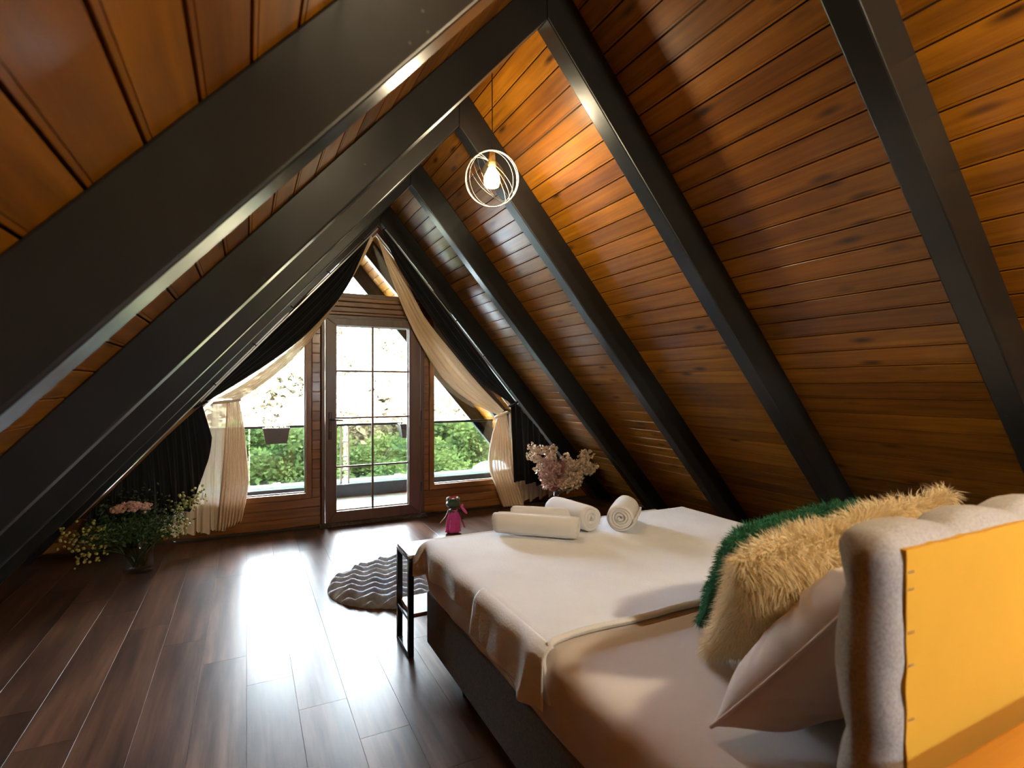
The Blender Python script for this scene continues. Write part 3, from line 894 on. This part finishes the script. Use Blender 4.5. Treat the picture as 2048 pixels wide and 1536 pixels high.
def swag_folds(n, amp, seed):                          # folds run along the swag
    def off(u, v):
        e = math.sin(math.pi * min(1, u * 1.02)) ** .5
        return (0, amp * e * (math.sin(v * n * 2 * math.pi + 2.2 * nz(u * 2.5, seed)) + .5 * math.sin(v * n * 4.7 * math.pi + seed + u * 3)), 0)
    return off
def tail_folds(n, amp, seed, zig=0.0):                 # folds hang down; u runs down, v across
    def off(u, v):
        e = min(1, .25 + u * 1.4)
        ph = v * n * 2 * math.pi + 1.5 * nz(v * 4, u * 1.2, seed)
        return (.25 * amp * e * math.cos(ph), amp * e * math.sin(ph), -zig * u * abs(math.sin(v * n * math.pi)))
    return off
def hang_folds(n, amp, seed):                          # u runs along the rail, v hangs down
    def off(u, v):
        ph = u * n * 2 * math.pi + 1.6 * nz(u * 5, v * .8, seed)
        return (.012 * math.sin(ph * .5 + 1) * v, amp * (.35 + .65 * v) * (math.sin(ph) + .3 * math.sin(2.3 * ph + seed)), -.022 * v * (math.sin(ph * .5) > 0) - .012 * v * math.sin(ph))
    return off
def curtain(label, mat, top, bot, tl, tr, y0, n1, a1, n2, a2, seed, zig, tie, nv1=60, nv2=180, band=None, hang=False, side=None, tmat=None):
    c = thing('curtain', (tl[-1][0], y0, max(0.0, tl[-1][1])), label, 'curtain')
    cloth(top, bot, y0, 60, nv1, swag_folds(n1, a1, seed)).build('swag', tmat or mat, c, smooth=True)
    if hang: hung(tl, tr, y0, 260, 30, hang_folds(n2, a2, seed)).build('tail', mat, c, smooth=True)
    else: cloth(tl, tr, y0, 44, nv2, tail_folds(n2, a2, seed + 3, zig)).build('tail', tmat or mat, c, smooth=True)
    if side: hung(side[0], side[1], y0 + .03, 240, 24, hang_folds(side[2], .014, seed + 7)).build('side_panel', mat, c, smooth=True)
    (x0, z0), (x1, z1), r = tie
    mb = MB(); P = []
    for i in range(25):
        a = 2 * math.pi * i / 24; P.append((lerp(x0, x1, .5 + .5 * math.cos(a)), y0 + r * math.sin(a), lerp(z0, z1, .5 + .5 * math.cos(a))))
    mb.tube(P, .012, 8, cap=False); mb.build('tieback', mat if band is None else band, c, smooth=True)
    return c
RS_top = [(1.125, 2.675), (1.202, 2.563), (1.396, 2.269), (1.572, 1.96), (1.858, 1.628), (2.159, 1.291), (2.43, 1.03)]
RS_bot = [(1.112, 2.670), (1.202, 2.396), (1.323, 2.095), (1.446, 1.836), (1.572, 1.62), (1.726, 1.4), (1.911, 1.225), (2.131, 1.084), (2.36, .985)]
RS_tl = [(2.365, .995), (2.285, .754), (2.250, .469), (2.33, .25), (2.41, .04)]
RS_tr = [(2.455, 1.005), (2.50, .70), (2.54, .40), (2.60, .2), (2.66, .03)]
RS_side = ([(2.50, 1.02), (2.62, .92), (2.80, .73), (3.0, .51), (3.2, .28), (3.30, .18)], [(2.52, .04), (2.66, .05), (2.84, .07), (3.02, .09), (3.2, .10), (3.32, .11)], 14)
curtain('sheer cream curtain right of the glazed door, tied back', 'sheer_cream', RS_top, RS_bot, RS_tl, RS_tr, 5.06, 4, .013, 8, .022, 2.0, .02, ((2.33, .965), (2.47, 1.015), .03), side=RS_side, tmat='sheer_gathered')
RB_top = [(1.148, 2.765), (1.445, 2.41), (1.799, 1.99), (2.148, 1.565), (2.508, 1.122)]
RB_bot = [(1.125, 2.733), (1.252, 2.454), (1.445, 2.162), (1.644, 1.885), (1.825, 1.647), (2.12, 1.326), (2.471, 1.103)]
RB_tl = [(2.452, 1.105), (2.52, 1.115), (2.62, 1.0), (2.75, .873), (3.02, .536), (3.19, .33)]
RB_tr = [(2.480, .319), (2.56, .30), (2.68, .27), (2.85, .24), (3.05, .20), (3.22, .18)]
curtain('black velvet curtain swagged under the right gable rafter', 'black_velvet', RB_top, RB_bot, RB_tl, RB_tr, 4.955, 3, .012, 11, .022, 5.0, .05, ((2.44, 1.08), (2.53, 1.125), .03), hang=True)
LS_top = [(1.047, 2.70), (.923, 2.438), (.811, 2.197), (.593, 1.886), (.262, 1.54), (-.049, 1.291), (-.23, 1.185)]
LS_bot = [(1.068, 2.67), (.955, 2.442), (.833, 2.212), (.636, 1.888), (.475, 1.656), (.323, 1.484), (.143, 1.321), (-.045, 1.180)]
LS_tl = [(-.150, 1.165), (-.16, .972), (-.175, .70), (-.20, .42), (-.22, .10)]
LS_tr = [(-.058, 1.165), (-.023, .959), (-.004, .745), (.012, .467), (-.038, .16)]
LS_side = ([(-.14, 1.160), (-.25, 1.155), (-.38, 1.02), (-.60, .78), (-.85, .50), (-1.10, .22)], [(-.16, .10), (-.28, .085), (-.42, .09), (-.62, .10), (-.86, .10), (-1.13, .11)], 17)
curtain('sheer cream curtain left of the glazed door, tied back', 'sheer_cream', LS_top, LS_bot, LS_tl, LS_tr, 5.06, 4, .013, 8, .022, 8.0, .03, ((-.24, 1.150), (-.05, 1.172), .03), side=LS_side, tmat='sheer_gathered')
LB_top = [(1.042, 2.715), (.583, 2.198), (.257, 1.827), (-.048, 1.474), (-.301, 1.187)]
LB_bot = [(1.01, 2.645), (.907, 2.395), (.797, 2.158), (.625, 1.922), (.417, 1.692), (.179, 1.491), (-.085, 1.299), (-.294, 1.161)]
LB_tl = [(-.318, 1.140), (-.36, 1.10), (-.41, 1.05), (-.47, .99), (-.565, .89), (-.82, .60), (-1.06, .34)]
LB_tr = [(-.262, .90), (-.285, .72), (-.31, .58), (-.35, .43), (-.42, .31), (-.70, .28), (-1.07, .24)]
cb = curtain('black velvet curtain swagged under the left gable rafter', 'black_velvet', LB_top, LB_bot, LB_tl, LB_tr, 4.955, 3, .012, 12, .024, 11.0, .05, ((-.37, 1.118), (-.29, 1.165), .03), hang=True)
def rail(label, a, b):
    p = Vector((a[0], 4.957, a[1])); q = Vector((b[0], 4.957, b[1]))
    t = thing('curtain_rail', tuple(q), label, 'curtain rail')
    d = (q - p).normalized(); up = Vector((0, 1, 0)); s = d.cross(up)
    mb = MB(); v = []
    for c in (p, q):
        for i, j in ((-1, -1), (1, -1), (1, 1), (-1, 1)): v.append(c + up * .013 * i + s * .006 * j)
    mb.add(v, [(0, 1, 2, 3), (7, 6, 5, 4), (0, 4, 5, 1), (1, 5, 6, 2), (2, 6, 7, 3), (3, 7, 4, 0)])
    mb.build('track', 'rail_metal', t, bevel=.002)
    for i in range(5):
        c = p.lerp(q, .08 + i * .21); w = s * (1 if s.z > 0 else -1)
        MB().tube([c, c + w * .05 + Vector((0, .04, 0))], .005, 8).build('bracket', 'black_metal', t, smooth=True)
    return t
rail('metal curtain rail under the right gable rafter', (1.152, 2.745), (2.545, 1.105))
rail('metal curtain rail under the left gable rafter', (1.085, 2.745), (-.33, 1.165))

# ------------------------------------------------------------------ pendant lamps
def pendant(x, y, zc, label, glow='bulb_glow'):
    t = thing('pendant_lamp', (x, y, zc - .14), label, 'lamp')
    top = bz_ - .001
    MB().lathe([(0, .0), (.05, 0), (.05, -.018), (.012, -.03), (0, -.03)], 20, (x, y, bz_ - .035 - max(0, x - AX) * mR)).build('ceiling_rose', 'cable_black', t, smooth=True)
    MB().tube([(x, y, bz_ - .04 - max(0, x - AX) * mR), (x + .002, y, (AZ + zc) / 2), (x, y, zc + .125)], .0028, 6).build('cable', 'cable_black', t, smooth=True)
    MB().lathe([(0, .145), (.010, .143), (.016, .135), (.019, .085), (.021, .070), (0, .068)], 16, (x, y, zc)).build('lamp_holder', 'bronze', t, smooth=True)
    r = .137
    for i, (rxx, rzz, rr) in enumerate(((8, 0, 1.0), (16, 22, .985), (12, 38, .97), (62, 8, 1.0), (64, 18, .985), (67, 28, .97), (58, 128, 1.0), (62, 138, .985), (66, 148, .97))):
        M = Euler((R(90 + rxx if i < 3 else rxx), R(6 * i), R(rzz + (-26 if i < 3 else 0)))).to_matrix().to_4x4()
        MB().torus((x, y, zc), r * rr, .0013, M, 64, 6).build('wire_ring', 'wire_metal', t, smooth=True)
    MB().lathe([(0, .075), (.02, .072), (.03, .06), (.055, .03), (.066, -.005), (.060, -.045), (.036, -.07), (0, -.08)], 28, (x, y, zc + .02)).build('bulb_globe', 'bulb_glass', t, smooth=True)
    MB().lathe([(0, .035), (.016, .03), (.036, .0), (.042, -.03), (.032, -.058), (0, -.07)], 20, (x, y, zc + .02)).build('glowing_core', glow, t, smooth=True)
    return t
pendant(AX, 2.475, 2.345, 'pendant lamp with round wire cage and glowing bulb below the ridge')
pendant(1.4, -.55, 2.2, 'second wire cage pendant lamp of the room, behind the camera', 'bulb_glow_strong')

# ------------------------------------------------------------------ glass vase of green sprigs, left corner
VX, VY = -.675, 4.50
def vase(name, x, y, prof, label):
    t = MB().lathe(prof, 32, (x, y, 0), closed=True).build(name, 'vase_glass', smooth=True); return tag(t, label, 'vase')
vase('glass_vase', VX, VY, [(.082, .002), (.088, .004), (.088, .27), (.083, .272), (.083, .02), (.001, .014), (.001, .002)], 'tall clear glass cylinder vase on the floor by the left curtain')
def sprig(name, base, path_end, label, cat, group, flower, leafn, headn, seed, spread=.07, stem='stem_green', fr=.008, leaf='leaf_green', side=.5, lsize=.028):
    rr = random.Random(seed)
    b = Vector(base); e = Vector(path_end)
    t = thing(name, tuple(b), label, cat, group)
    mid = b.lerp(e, .5) + Vector((0, 0, .09))
    path = [b.lerp(mid, i / 6).lerp(mid.lerp(e, i / 6), i / 6) for i in range(7)]
    MB().tube(path, [.0035] * 4 + [.003, .0025, .002], 6).build('stem', stem, t, smooth=True)
    if leafn:
        lv = MB()
        for i in range(leafn):
            k = side + (1.02 - side) * rr.random(); p = poly_at(path, min(1, k)) + Vector((rr.gauss(0, spread * .6), rr.gauss(0, spread * .55), rr.gauss(0, spread * .5)))
            if p.z < .235: p.z = .235 + .12 * rr.random()
            d = Vector((rr.gauss(0, 1), rr.gauss(0, 1), rr.gauss(.2, .8))).normalized(); w = d.cross(Vector((rr.gauss(0, 1), rr.gauss(0, 1), rr.gauss(0, 1)))).normalized()
            L = lsize * (.6 + .8 * rr.random()); n = d.cross(w)
            lv.add([p, p + d * L * .5 + w * L * .26 + n * L * .08, p + d * L, p + d * L * .5 - w * L * .26 + n * L * .08], [(0, 1, 2, 3)])
        o = lv.build('leaves', leaf, t, fix=False); o['kind'] = 'stuff'
    if headn:
        fb = MB()
        for i in range(headn):
            p = e + Vector((rr.gauss(0, spread * .55), rr.gauss(0, spread * .5), rr.gauss(0, spread * .42)))
            s = fr * (.6 + .8 * rr.random()); fb.ball(p, s, 6, 4)
        o = fb.build('blossoms', flower, t, smooth=True); o['kind'] = 'stuff'
    return t
vb = lambda i: (VX + .03 * math.cos(i * 2.4), VY + .03 * math.sin(i * 2.4), .03)
greens = [(-.97, 4.42, .30), (-.86, 4.55, .42), (-.74, 4.40, .36), (-.58, 4.55, .38), (-.50, 4.44, .33), (-.66, 4.36, .30), (-.80, 4.36, .29), (-.52, 4.36, .27), (-.68, 4.60, .48), (-.90, 4.46, .27)]
gl = ['leaning furthest left', 'tall, just left of the pink yarrow', 'in front, under the pink yarrow', 'tall, just right of the pink yarrow', 'leaning right toward the lime flowers',
      'low in front, right above the vase rim', 'low in front, left of the vase rim', 'lowest one leaning right', 'tallest, standing behind the pink yarrow', 'low one beside the left yellow flowers']
for i, e in enumerate(greens):
    sprig('foliage_sprig', vb(i), e, 'green leafy sprig of the floor vase, ' + gl[i], 'foliage', 'green sprigs in the left vase', None, 240, 0, 40 + i, .10)
for i, (e, lab, fm) in enumerate((((-1.03, 4.44, .28), 'pale yellow flower sprig at the far left of the floor vase', 'flower_yellow'),
        ((-.90, 4.38, .33), 'yellow flower sprig beside the leftmost one in the floor vase', 'flower_yellow'),
        ((-.42, 4.47, .42), 'lime flower sprig rising at the right of the floor vase', 'flower_lime'),
        ((-.34, 4.50, .47), 'thin yellow flower sprig reaching furthest right from the floor vase', 'flower_yellow'),
        ((-.45, 4.37, .30), 'low lime flower sprig under the right of the floor bouquet', 'flower_lime'),
        ((-.92, 4.36, .20), 'drooping yellow flower sprig low on the left of the bouquet', 'flower_yellow'))):
    sprig('flower_sprig', vb(i + .5), e, lab, 'flowers', None, fm, 40, 42, 70 + i, .085, fr=.0085)
yr = sprig('yarrow_stem', vb(3.3), (-.69, 4.40, .475), 'flat topped dusty pink yarrow in the centre of the floor bouquet', 'flowers', None, None, 40, 0, 91, .05)
yh = MB(); rr = random.Random(3)
for i in range(170):
    a = rr.random() * 6.283; q = math.sqrt(rr.random()); p = Vector((-.70 + .115 * q * math.cos(a), 4.40 + .09 * q * math.sin(a), .488 - .03 * q * q + rr.gauss(0, .006)))
    yh.ball(p, .011 * (.7 + .6 * rr.random()), 6, 4)
o = yh.build('flower_head', 'flower_pink', yr, smooth=True); o['kind'] = 'stuff'

# ------------------------------------------------------------------ blossom branches in a narrow vase, right corner
WX, WY = 2.70, 4.45
vase('bottle_vase', WX, WY, [(.06, .002), (.068, .01), (.07, .09), (.045, .16), (.026, .20), (.028, .26), (.025, .262), (.022, .20), (.04, .155), (.062, .09), (.06, .014), (.001, .012), (.001, .002)], 'narrow necked glass vase on the floor behind the towels')
def blossom_branch(end, label, mat, seed, bends, n=9):
    rr = random.Random(seed); b = Vector((WX + .008 * math.cos(seed), WY + .008 * math.sin(seed), .03))
    t = thing('blossom_branch', tuple(b), label, 'flowers', 'blossom branches in the right vase')
    neck = Vector((WX, WY, .262)); e = Vector(end)
    path = [b, neck, neck.lerp(e, .3) + Vector((0, 0, .02)), neck.lerp(e, .65) + Vector((0, 0, .01)), e]
    MB().tube(path, [.004, .004, .0035, .003, .002], 6).build('stem', 'stem_brown', t, smooth=True)
    for j in range(bends):
        k = .34 + .66 * (j + .5) / bends
        c = neck.lerp(e, k) + Vector((rr.gauss(0, .028), rr.gauss(0, .025), rr.gauss(0, .025)))
        fb = MB()
        for i in range(42):
            d = Vector((rr.gauss(0, 1), rr.gauss(0, 1), rr.gauss(0, 1))).normalized(); q = c + d * .036 * rr.random() ** .4
            w = d.cross(Vector((rr.gauss(0, 1), rr.gauss(0, 1), rr.gauss(0, 1)))).normalized(); n2 = d.cross(w); s = .018 * (.7 + .6 * rr.random())
            fb.add([q - w * s * .3, q + w * s * .8 + d * s * .4, q + d * s * 1.1 + w * s * .3, q + d * s * .9 - w * s * .5 + n2 * s * .3, q - w * s * .8 + d * s * .2],
                   [(0, 1, 2, 3), (0, 3, 4)])
        o = fb.build('blossom', mat, t, fix=False)
    return t
for i, (e, lab, m_, nb) in enumerate((
        ((2.43, 4.45, .69), 'cream blossom branch curving up at the far left of the right vase', 'blossom_cream', 9),
        ((2.62, 4.47, .72), 'tall cream blossom branch standing upright in the right vase', 'blossom_cream', 12),
        ((2.50, 4.36, .46), 'low rose blossom branch at the left of the right vase', 'blossom_rose', 8),
        ((2.60, 4.36, .55), 'rose tinted blossom branch at the front of the right vase', 'blossom_rose', 10),
        ((2.88, 4.40, .58), 'full cream blossom branch leaning right from the right vase', 'blossom_cream', 12),
        ((3.03, 4.36, .62), 'long cream blossom branch reaching up to the far right', 'blossom_cream', 11),
        ((3.07, 4.32, .50), 'lowest cream blossom branch stretching right over the towels', 'blossom_cream', 10),
        ((2.84, 4.34, .42), 'short cream blossom branch low at the right vase neck', 'blossom_cream', 8))):
    blossom_branch(e, lab, m_, 20 + i, nb + 4)
pp = thing('pampas_plume', (WX, WY, .05), 'feathery dusty pink pampas plume between the blossom branches', 'flowers')
MB().tube([(WX, WY, .03), (WX, WY, .26), (2.71, 4.39, .5)], .003, 6).build('stem', 'stem_brown', pp, smooth=True)
pl = MB(); rr = random.Random(77)
for i in range(3200):
    k = rr.random(); c = Vector((WX - .02 + .03 * k, WY - .08 * k, .26)).lerp(Vector((2.70, 4.36, .54)), k)
    a = rr.random() * 6.283; d = Vector((math.cos(a) * .9 - .3, math.sin(a) * .6, .55 + rr.random() * .7)).normalized()
    L = .13 * (.5 + .6 * rr.random()); w = d.cross(Vector((rr.gauss(0, 1), rr.gauss(0, 1), 0))).normalized() * .0008
    pl.add([c - w, c + w, c + d * L + Vector((0, 0, -.02))], [(0, 1, 2)])
o = pl.build('plume', 'plume_pink', pp, fix=False); o['kind'] = 'stuff'

# ------------------------------------------------------------------ frog doll in a pink dress
FX, FY = 1.625, 4.42
fg = thing('frog_doll', (FX, FY, 0), 'frog doll in a pink dress standing beside the glazed door', 'toy')
FM = Matrix.Translation(Vector((FX, FY, 0))) @ Matrix.Rotation(R(-18), 4, 'Z')
W_ = lambda *p: FM @ Vector(p)
def dress(u, v):
    a = u * 2 * math.pi; z = .205 - .195 * v
    r = .034 + .026 * v + (.009 * math.sin(a * 6 + .6) * min(1, v * 2))
    return W_(r * math.cos(a), r * math.sin(a) * .85, z)
MB().grid(dress, 84, 12).build('dress', 'dress_pink', fg, smooth=True, solid=.004)
MB().ball(W_(0, 0, .19), (.040, .034, .03), 16, 9).build('body', 'frog_skin', fg, smooth=True)
for s in (-1, 1):
    MB().tube([W_(s * .022, 0, .10), W_(s * .022, -.002, .012)], [.012, .010], 10).build('leg', 'frog_skin', fg, smooth=True)
    MB().ball(W_(s * .024, -.014, .009), (.015, .026, .009), 12, 7).build('foot', 'frog_skin', fg, smooth=True)
hd = MB()
def headf(u, v):
    a = u * 2 * math.pi; ph = v * math.pi
    x = .064 * math.sin(ph) * math.cos(a); y = .050 * math.sin(ph) * math.sin(a); z = .043 * math.cos(ph)
    if y < 0 and z < .01: y *= 1.22                       # broad muzzle
    return W_(x, y - .006, .258 + z)
hd.grid(headf, 28, 16); ho = hd.build('head', 'frog_skin', fg, smooth=True); merge(ho, .0002)
mo = MB(); mo.tube([W_(-.055 + .11 * i / 12, -.062 * math.cos((i - 6) / 6 * 1.05) , .243 - .006 * math.cos((i - 6) / 6 * 1.5)) for i in range(13)], .0022, 6); mo.build('mouth', 'frog_pupil', ho, smooth=True)
for s in (-1, 1):
    MB().ball(W_(s * .040, -.012, .300), .021, 14, 9).build('eyelid', 'frog_skin', ho, smooth=True)
    eo = MB().ball(W_(s * .041, -.022, .302), .0165, 14, 9).build('eye', 'frog_white', ho, smooth=True)
    MB().ball(W_(s * .042, -.0365, .302), .0065, 10, 7).build('pupil', 'frog_pupil', ho, smooth=True)
bw = MB()
for s in (-1, 1): bw.ball(W_(s * .016, -.004, .312), (.016, .008, .012), 10, 7)
bw.ball(W_(0, -.008, .311), .007, 8, 6); bw.build('hair_bow', 'bow_red', ho, smooth=True)
MB().tube([W_(-.042, 0, .195), W_(-.062, -.006, .15), W_(-.105, -.02, .108)], [.007, .006, .005], 8).build('arm', 'frog_skin', fg, smooth=True)
MB().tube([W_(-.040, -.004, .215), W_(-.052, -.012, .178), W_(-.072, -.022, .142), W_(-.115, -.03, .098)], .003, 6).build('wand', 'frog_white', fg, smooth=True)
MB().tube([W_(.042, 0, .195), W_(.07, -.004, .16), W_(.085, -.01, .12)], [.007, .006, .005], 8).build('arm', 'frog_skin', fg, smooth=True)
rb = MB(); rb.ball(W_(.078, -.008, .235), (.014, .006, .02), 10, 7, Matrix.Rotation(R(20), 4, 'Y')); rb.ball(W_(.098, -.010, .196), (.014, .006, .042), 10, 7, Matrix.Rotation(R(-40), 4, 'Y'))
rb.build('ribbon', 'ribbon_pink', fg, smooth=True)
def cape(u, v): return W_(.03 + .065 * v + .012 * u, .02 + .02 * math.sin(u * 3), .20 - .15 * v + .01 * math.sin(u * 9) - .02 * u)
MB().grid(cape, 10, 10).build('cape', 'dress_pink', fg, smooth=True, solid=.003)

# ------------------------------------------------------------------ balcony
BYR = 6.75
dk = MB().box((-1.8, YG + .1, -.20), (4.1, BYR - .11, -.062)).build('balcony_deck', 'deck_pale'); struct(dk, None, None)
for i in range(13):
    x = -1.8 + i * .45
    MB().box((x + .002, YG + .102, -.062), (x + .448, BYR - .112, -.048)).build('tile', 'deck_pale', dk, bevel=.002)
cu_ = MB().box((-1.8, BYR - .11, -.2), (4.1, BYR + .09, .105)).build('balcony_curb', 'curb_dark', bevel=.008); struct(cu_)
rl = thing('balcony_railing', (1.2, BYR, .105), 'glass balcony railing with thin black top rail outside the gable', 'railing')
MB().box((-.85, BYR - .018, .800), (3.06, BYR + .018, .830)).build('top_rail', 'black_metal', rl, bevel=.003)
for a, b in ((-.85, .02), (.035, 1.06), (1.10, 2.05), (2.065, 3.06)):
    MB().box((a, BYR - .005, .106), (b, BYR + .005, .799)).build('pane', 'rail_glass', rl)
for x in (1.030, 1.118):
    MB().box((x - .010, BYR - .026, .106), (x + .010, BYR - .008, .799)).build('post', 'pvc_white', rl, bevel=.002)
for z in (.25, .42, .60):
    MB().box((1.03, BYR - .022, z), (1.118, BYR - .012, z + .018)).build('clamp', 'pvc_white', rl, bevel=.002)
def planter(x0, x1, label, seed):
    t = thing('flower_box', ((x0 + x1) / 2, BYR - .12, .64), label, 'planter', 'flower boxes on the balcony rail')
    w = x1 - x0; yb, yf = BYR - .03, BYR - .19
    v = []
    for z, i in ((.64, .03), (.815, 0)):
        v += [(x0 + i, yf + i * .6, z), (x1 - i, yf + i * .6, z), (x1 - i, yb - i * .2, z), (x0 + i, yb - i * .2, z)]
    MB().add(v, [(0, 3, 2, 1), (0, 1, 5, 4), (1, 2, 6, 5), (2, 3, 7, 6), (3, 0, 4, 7)]).build('box', 'planter_brown', t, solid=.008)
    MB().ring([(x0 - .006, 0), (x1 + .006, 0), (x1 + .006, .1), (x0 - .006, .1)], [(x0 + .012, .012), (x1 - .012, .012), (x1 - .012, .088), (x0 + .012, .088)], 0, .001)
    for a, b in (((x0 - .008, yf - .008, .795), (x1 + .008, yf + .004, .815)), ((x0 - .008, yb - .004, .795), (x1 + .008, yb + .004, .815))):
        MB().box(a, b).build('rim', 'planter_brown', t, bevel=.003)
    MB().box((x0 + .01, yf + .01, .77), (x1 - .01, yb - .01, .785)).build('soil', 'soil', t)
    rr = random.Random(seed); lv = MB()
    for i in range(90):
        p = Vector((lerp(x0 + .02, x1 - .02, rr.random()), lerp(yf + .02, yb - .02, rr.random()), .79 + .06 * rr.random() ** 2))
        d = Vector((rr.gauss(0, .6), rr.gauss(0, .6), 1)).normalized(); w_ = d.cross(Vector((rr.gauss(0, 1), rr.gauss(0, 1), 0))).normalized() * .006; L = .03 + .04 * rr.random()
        lv.add([p, p + d * L * .5 + w_, p + d * L, p + d * L * .5 - w_], [(0, 1, 2, 3)])
    o = lv.build('plants', 'leaves_warm', t, fix=False); o['kind'] = 'stuff'
    for x in (x0 + .06, x1 - .06):
        MB().tube([(x, yb - .002, .70), (x, yb + .004, .80), (x, yb + .006, .838), (x, BYR + .024, .838), (x, BYR + .024, .80)], .003, 6).build('hook', 'black_metal', t, smooth=True)
planter(.166, .44, 'brown flower box on the railing seen through the left window', 4)
planter(1.72, 2.0, 'brown flower box on the railing behind the right door stile', 5)

# ------------------------------------------------------------------ outside: lower roof, hillside, trees
lr = MB().box((-9, 7.6, -1.3), (12, 13.6, -1.0)).build('lower_roof', 'lower_roof'); tag(lr, 'flat grey roof below the balcony railing', 'roof')
for x in (-2.4, .55, 3.4, 6.4):
    MB().box((x, 7.6, -1.0), (x + .16, 13.6, -.97)).build('seam', 'pvc_white', lr)
dm = MB().lathe([(.62, 0), (.61, .08), (.53, .2), (.36, .3), (.17, .34), (0, .36)], 32, (5.75, 12.6, -1.0)).build('roof_dome', 'dome_grey', smooth=True)
tag(dm, 'pale grey dome on the flat roof at the right window', 'dome')
hl = MB()
def hill_z(x, y):
    s = max(0, y - 20)
    return -5 + .30 * s + 1.2 * nz(x * .05, y * .05, 4) + .3 * nz(x * .3, y * .3, 2) if y < 90 else 16 + 1.2 * nz(x * .05, 4.5, 4)
hl.grid(lambda u, v: (lerp(-110, 130, u), lerp(-90, 120, v), hill_z(lerp(-110, 130, u), lerp(-90, 120, v))), 120, 110)
ho_ = hl.build('hillside', 'hill_soil', smooth=True); struct(ho_, 'pale dry hillside rising beyond the trees', None)

def foliage(seed, r, hgt, n, leaf):
    rr = random.Random(seed); mb = MB()
    blobs = []
    for i in range(15):
        a = rr.random() * 6.283; q = rr.random() ** .5; z = rr.random()
        blobs.append((Vector((r * .75 * q * math.cos(a), r * .75 * q * math.sin(a), hgt * (.25 + .6 * z) )), r * (.34 + .25 * rr.random()) * (1.1 - .45 * z)))
    for i in range(n):
        c, br = blobs[i % len(blobs)]
        d = Vector((rr.gauss(0, 1), rr.gauss(0, 1), rr.gauss(0, 1))).normalized()
        p = c + d * br * (rr.random() ** .33)
        t = Vector((rr.gauss(0, 1), rr.gauss(0, 1), rr.gauss(0, .6))).normalized(); w = t.cross(Vector((rr.gauss(0, 1), rr.gauss(0, 1), rr.gauss(0, 1)))).normalized()
        L = leaf * (.6 + .8 * rr.random())
        mb.add([p, p + t * L * .5 + w * L * .3, p + t * L, p + t * L * .5 - w * L * .3], [(0, 1, 2, 3)])
    return mb
def trunk(r, hgt, seed):
    rr = random.Random(seed); mb = MB(); mb.tube([(0, 0, -.6), (.06, .03, hgt * .3), (-.05, .05, hgt * .75)], [r * .07, r * .05, r * .02], 8)
    for i in range(5):
        a = rr.random() * 6.283; z = hgt * (.25 + .1 * i)
        mb.tube([(0, 0, z), (r * .5 * math.cos(a), r * .5 * math.sin(a), z + hgt * .2)], [r * .03, r * .01], 6)
    return mb
protos = {}
for key, (mat, r, hh, n, leaf) in {'mid': ('leaves_mid', 1.9, 4.2, 9000, .17), 'mid2': ('leaves_mid', 2.3, 5.2, 9000, .2), 'pale': ('leaves_pale', 2.2, 3.6, 5000, .26), 'warm': ('leaves_warm', 2.4, 3.4, 5000, .3)}.items():
    protos[key] = (foliage(len(key) * 7 + 1, r, hh, n, leaf).mesh('foliage', mat, fix=False), trunk(r, hh, 5).mesh('trunk', 'bark', True))
def tree(key, x, y, s, label, group, z=None, rot=0):
    zz = hill_z(x, y) if z is None else z
    t = thing('tree', (x, y, zz), label, 'tree', group); t.scale = (s, s, s); t.rotation_euler = (0, 0, rot)
    for nm, me in zip(('foliage', 'trunk'), protos[key]):
        o = bpy.data.objects.new(nm, me); COL.objects.link(o); o.parent = t
        if nm == 'foliage': o['kind'] = 'stuff'
def pane_of(x, y):
    k = x / y
    return 'left window' if k < .115 else ('glazed door' if k < .29 else 'right window')
rr = random.Random(8)
near = [(-1.6, 18.0), (.3, 17.0), (2.2, 18.2), (4.0, 17.2), (6.0, 18.0), (8.0, 17.3), (-.8, 20.5), (2.4, 21), (5.6, 20.6), (9.0, 21), (-2.6, 15.6), (-.6, 15.4), (1.3, 15.7), (3.2, 15.4), (5.1, 15.7), (7.0, 15.5), (.9, 19.2), (4.2, 19.3), (7.4, 19.4), (-2.4, 19.2)]
for i, (x, y) in enumerate(near):
    tree(('mid', 'mid2')[i % 2], x, y, (1.0, .80)[i % 2] * (.92 + .16 * rr.random()), 'leafy green tree below the railing through the %s, %s row' % (pane_of(x, y), 'front' if y < 16 else ('middle' if y < 18.6 else 'back')), 'green trees below the railing', z=-4.9 + (.7 if y > 18.5 else 0) - (.25 if y < 16 else 0), rot=rr.random() * 6)
spots = []
while len(spots) < 40:
    y = 27 + rr.random() * 36; x = y * (rr.random() * .74 - .12)
    if all((x - a) ** 2 + (y - b) ** 2 > 3.2 ** 2 for a, b in spots): spots.append((x, y))
for i, (x, y) in enumerate(spots):
    k = ('pale', 'warm', 'warm', 'pale', 'warm', 'mid', 'warm', 'warm')[i % 8]
    tree(k, x, y, .8 + .7 * rr.random(), {'pale': 'pale sunlit green tree on the hillside, %s slope, through the %s', 'warm': 'washed out warm toned tree on the hillside, %s slope, through the %s', 'mid': 'darker green tree on the hillside, %s slope, through the %s'}[k] % ('lower' if y < 38 else ('middle' if y < 50 else 'upper'), pane_of(x, y)), {'pale': 'pale hillside trees', 'warm': 'warm hillside trees', 'mid': 'dark hillside trees'}[k], rot=rr.random() * 6)
